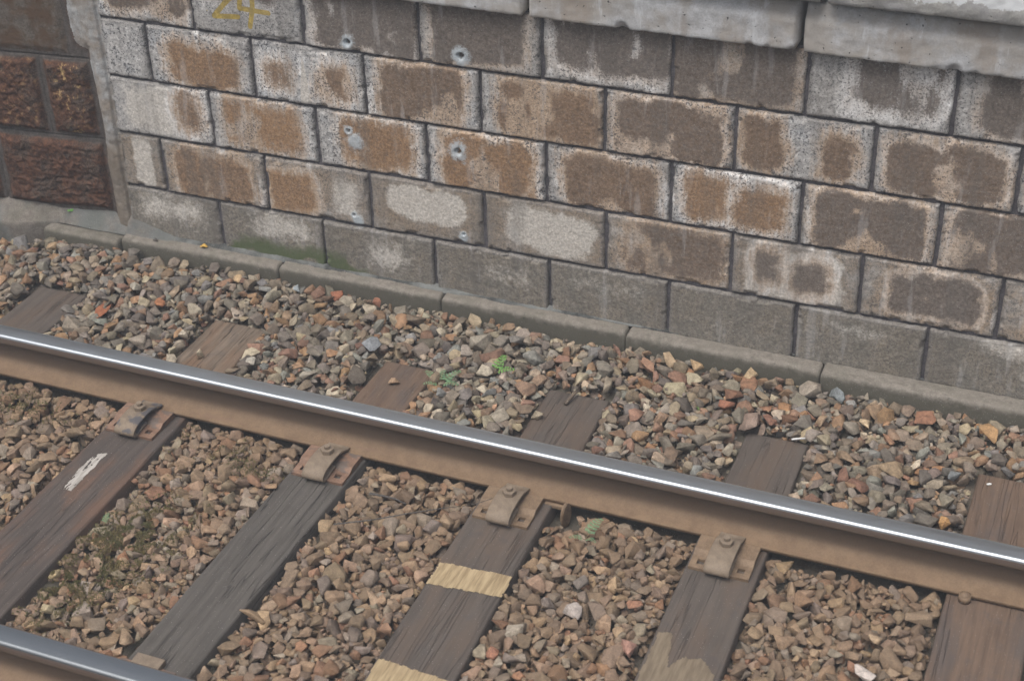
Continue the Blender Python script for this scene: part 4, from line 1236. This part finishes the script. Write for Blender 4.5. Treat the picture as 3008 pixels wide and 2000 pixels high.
def leaflet(bm, p, d, L, w, up):
    side = d.cross(up).normalized()
    v = [bm.verts.new(q) for q in (p, p + d * L * .35 + side * w, p + d * L * .8 + side * w * .8, p + d * L, p + d * L * .8 - side * w * .8, p + d * L * .35 - side * w)]
    m = bm.verts.new(p + d * L * .5 - up * L * .10)
    for k in range(6): bm.faces.new((v[k], v[(k + 1) % 6], m))
def fern(name, loc, fronds, mat, label, seed):
    rnd = random.Random(seed)
    e = empty(name, loc); tag(e, label, 'plant', 'small green plants among the stones')
    bs = bmesh.new()
    for ang, L, rise in fronds:
        bl = bmesh.new()
        d = Vector((math.cos(rad(ang)), math.sin(rad(ang)), 0))
        pts = []
        for k in range(8):
            t = k / 7
            pts.append(d * L * t + Vector((0, 0, rise * math.sin(t * 2.0) + .004)))
        tube(bs, pts, .0011, .0005, 5)
        for k in range(2, 8):
            t = (pts[k] - pts[k - 1]).normalized()
            for s in (-1, 1):
                sd_ = t.cross(Vector((0, 0, 1))).normalized() * s
                ll = L * .21 * (1.25 - k / 9) * rnd.uniform(.8, 1.1)
                # pinna made of small rounded lobes
                base = pts[k]
                for q in range(4):
                    bp = base + sd_ * ll * q / 3.2 + t * ll * .08 * q
                    leaflet(bl, bp, (sd_ * .5 + t * rnd.uniform(.3, 1)).normalized(), ll * .42, ll * .17, Vector((rnd.uniform(-.3, .3), rnd.uniform(-.3, .3), 1)).normalized())
                    leaflet(bl, bp, (sd_ * .7 - t * rnd.uniform(.2, .8)).normalized(), ll * .38, ll * .16, Vector((rnd.uniform(-.3, .3), rnd.uniform(-.3, .3), 1)).normalized())
        leaflet(bl, pts[-1], t, L * .10, L * .05, Vector((0, 0, 1)))
        bm_obj('frond', bl, mat, e, smooth=False)
    bm_obj('stem', bs, M['stem'], e, smooth=True)
    return e
fern('fern', (.418, .560, .030), [(85, .095, .03), (20, .075, .025), (200, .05, .02)], M['green'], 'bright green fern with two fronds in the far bed near the kerb', 1)
fern('small_plant', (.250, .430, .026), [(60, .09, .025), (150, .085, .02), (0, .07, .02), (210, .06, .015), (100, .06, .03)], M['green2'], 'grey green feathery plant behind the rail left of the bright green fern', 2)
fern('small_plant', (1.080, -.240, .020), [(75, .09, .03), (-25, .045, .02), (210, .05, .02)], M['green2'], 'pale green feathery plant by the rail right of the oval anchor', 3)
fern('small_plant', (1.235, .600, .024), [(30, .025, .012), (140, .02, .01)], M['green'], 'tiny green sprout among stones left of the fourth far sleeper', 4)
fern('small_plant', (-.505, -.735, .014), [(100, .045, .02), (70, .03, .02)], M['green2'], 'tiny green shoot at the edge of the moss by the white streaked sleeper', 5)
# clover like seedling on the apron
e = empty('seedling', (-1.805, .985, .128)); tag(e, 'tiny seedling with round bright green leaves on the mortar apron', 'plant', 'small green plants among the stones')
bm = bmesh.new()
for a, L in ((20, .016), (140, .015), (250, .014)):
    d = Vector((math.cos(rad(a)), math.sin(rad(a)), .15)).normalized()
    leaflet(bm, Vector((0, 0, .012)), d, L, L * .5, Vector((0, -.5, 1)).normalized())
bm_obj('leaf', bm, M['green'], e)
bm = bmesh.new(); tube(bm, [(0, 0, -.01), (0, 0, .005), (0, 0, .013)], .0012, .001); bm_obj('stem', bm, M['green'], e)

def leaf_thing(name, loc, L, w, ang, mat, label, stem=0, tilt=0.0):
    e = empty(name, loc); e.rotation_euler = (tilt, 0, rad(ang)); tag(e, label, 'leaf')
    nx, ny = 14, 7
    P = []
    for i in range(nx):
        t = i / (nx - 1); ww = w * math.sin(math.pi * min(.02 + t * .96, 1)) ** .7
        for j in range(ny):
            s = j / (ny - 1) * 2 - 1
            P.append((L * (t - .5), ww * s, .004 + .35 * w * (1 - abs(s)) * -.3 + .006 * math.sin(t * 3.1) + .0015 * math.sin(9 * t + 4 * s)))
    b = mesh_obj('blade', np.array(P), grid_faces(nx, ny), mat, e)
    sol = b.modifiers.new('thickness', 'SOLIDIFY'); sol.thickness = .0009
    if stem:
        bm = bmesh.new(); tube(bm, [(L * .48, 0, .006), (L * .48 + stem * .5, .002, .010), (L * .48 + stem, .005, .014)], .0022, .0015)
        bm_obj('leaf_stalk', bm, M['stem'], e, smooth=True)
    return e
leaf_thing('leaf', (-1.285, .440, .040), .125, .028, 100, M['leaf_red'], 'dry red leaf with a pale stalk lying on the far ballast at left', .050, 0)
leaf_thing('leaf', (-1.102, .955, .099), .034, .013, 10, M['leaf_yel'], 'small yellow leaf lying on the kerb top at left')
leaf_thing('leaf', (-1.335, .935, .097), .022, .008, 0, M['twig'], 'small dark leaf scrap on the kerb left of the yellow leaf')

def stick(name, pts, r0, r1, mat, label, cat):
    bm = bmesh.new(); tube(bm, pts, r0, r1, 6)
    tag(bm_obj(name, bm, mat, None, smooth=True), label, cat)
stick('twig', [(.24, -.455, .020), (.36, -.40, .030), (.47, -.325, .034), (.56, -.265, .034), (.66, -.205, .034), (.715, -.17, .050)], .0028, .0011, M['twig'],
      'thin dark twig lying over stones up to the clip on the banded sleeper', 'twig')
stick('twig', [(.285, -.262, .022), (.33, -.262, .026), (.38, -.260, .024), (.425, -.262, .014)], .0048, .0028, M['twig'], 'short thick grey twig between the cracked and the banded sleeper', 'twig')
stick('twig', [(.735, .50, .010), (.752, .56, .022), (.760, .60, .030), (.75, .64, .022)], .0075, .003, M['wood_brown'], 'dark splinter of wood leaning on the third far sleeper end', 'splinter')
stick('twig', [(-.330, .50, .030), (-.27, .47, .028), (-.20, .445, .022)], .0024, .0016, M['twig'], 'thin brown twig left of the reddish far sleeper end', 'twig')
stick('white_stick', [(1.596, .545, .028), (1.620, .556, .030), (1.641, .566, .030)], .0038, .0038, M['whiteplastic'], 'short white plastic stick above the fourth far sleeper', 'stick')
for i, (x, y, z, s, lab) in enumerate([(.168, .735, .020, .010, 'tiny white scrap in the far bed left of the large cream stone'), (2.30, .555, .004, .011, 'tiny white scrap on the end of the rightmost far sleeper')]):
    bm = bmesh.new()
    bmesh.ops.create_icosphere(bm, subdivisions=1, radius=s, matrix=Matrix.Translation((x, y, z)) @ Matrix.Rotation(.5, 4, 'Z') @ Matrix.Diagonal((1, .5, .3, 1)))
    tag(bm_obj('litter', bm, M['whiteplastic']), lab, 'litter')

# ================================================================== VEIL (added volume that lifts dark tones, standing in for a window reflection)
bm = bmesh.new()
bmesh.ops.create_cube(bm, size=1, matrix=Matrix.Translation((0, 0, 2.0)) @ Matrix.Diagonal((130, 130, 6.4, 1)))
hm = D.materials.new('veil_volume'); hm.use_nodes = True
hm.node_tree.nodes.clear()
ho = hm.node_tree.nodes.new('ShaderNodeOutputMaterial'); hv = hm.node_tree.nodes.new('ShaderNodeVolumePrincipled')
hv.inputs['Color'].default_value = (.86, .93, 1.0, 1); hv.inputs['Density'].default_value = .010
hm.node_tree.links.new(hv.outputs[0], ho.inputs['Volume'])
tag(bm_obj('veil', bm, hm), 'thin pale haze added over the whole track to lift the dark tones', 'veil', kind='stuff')
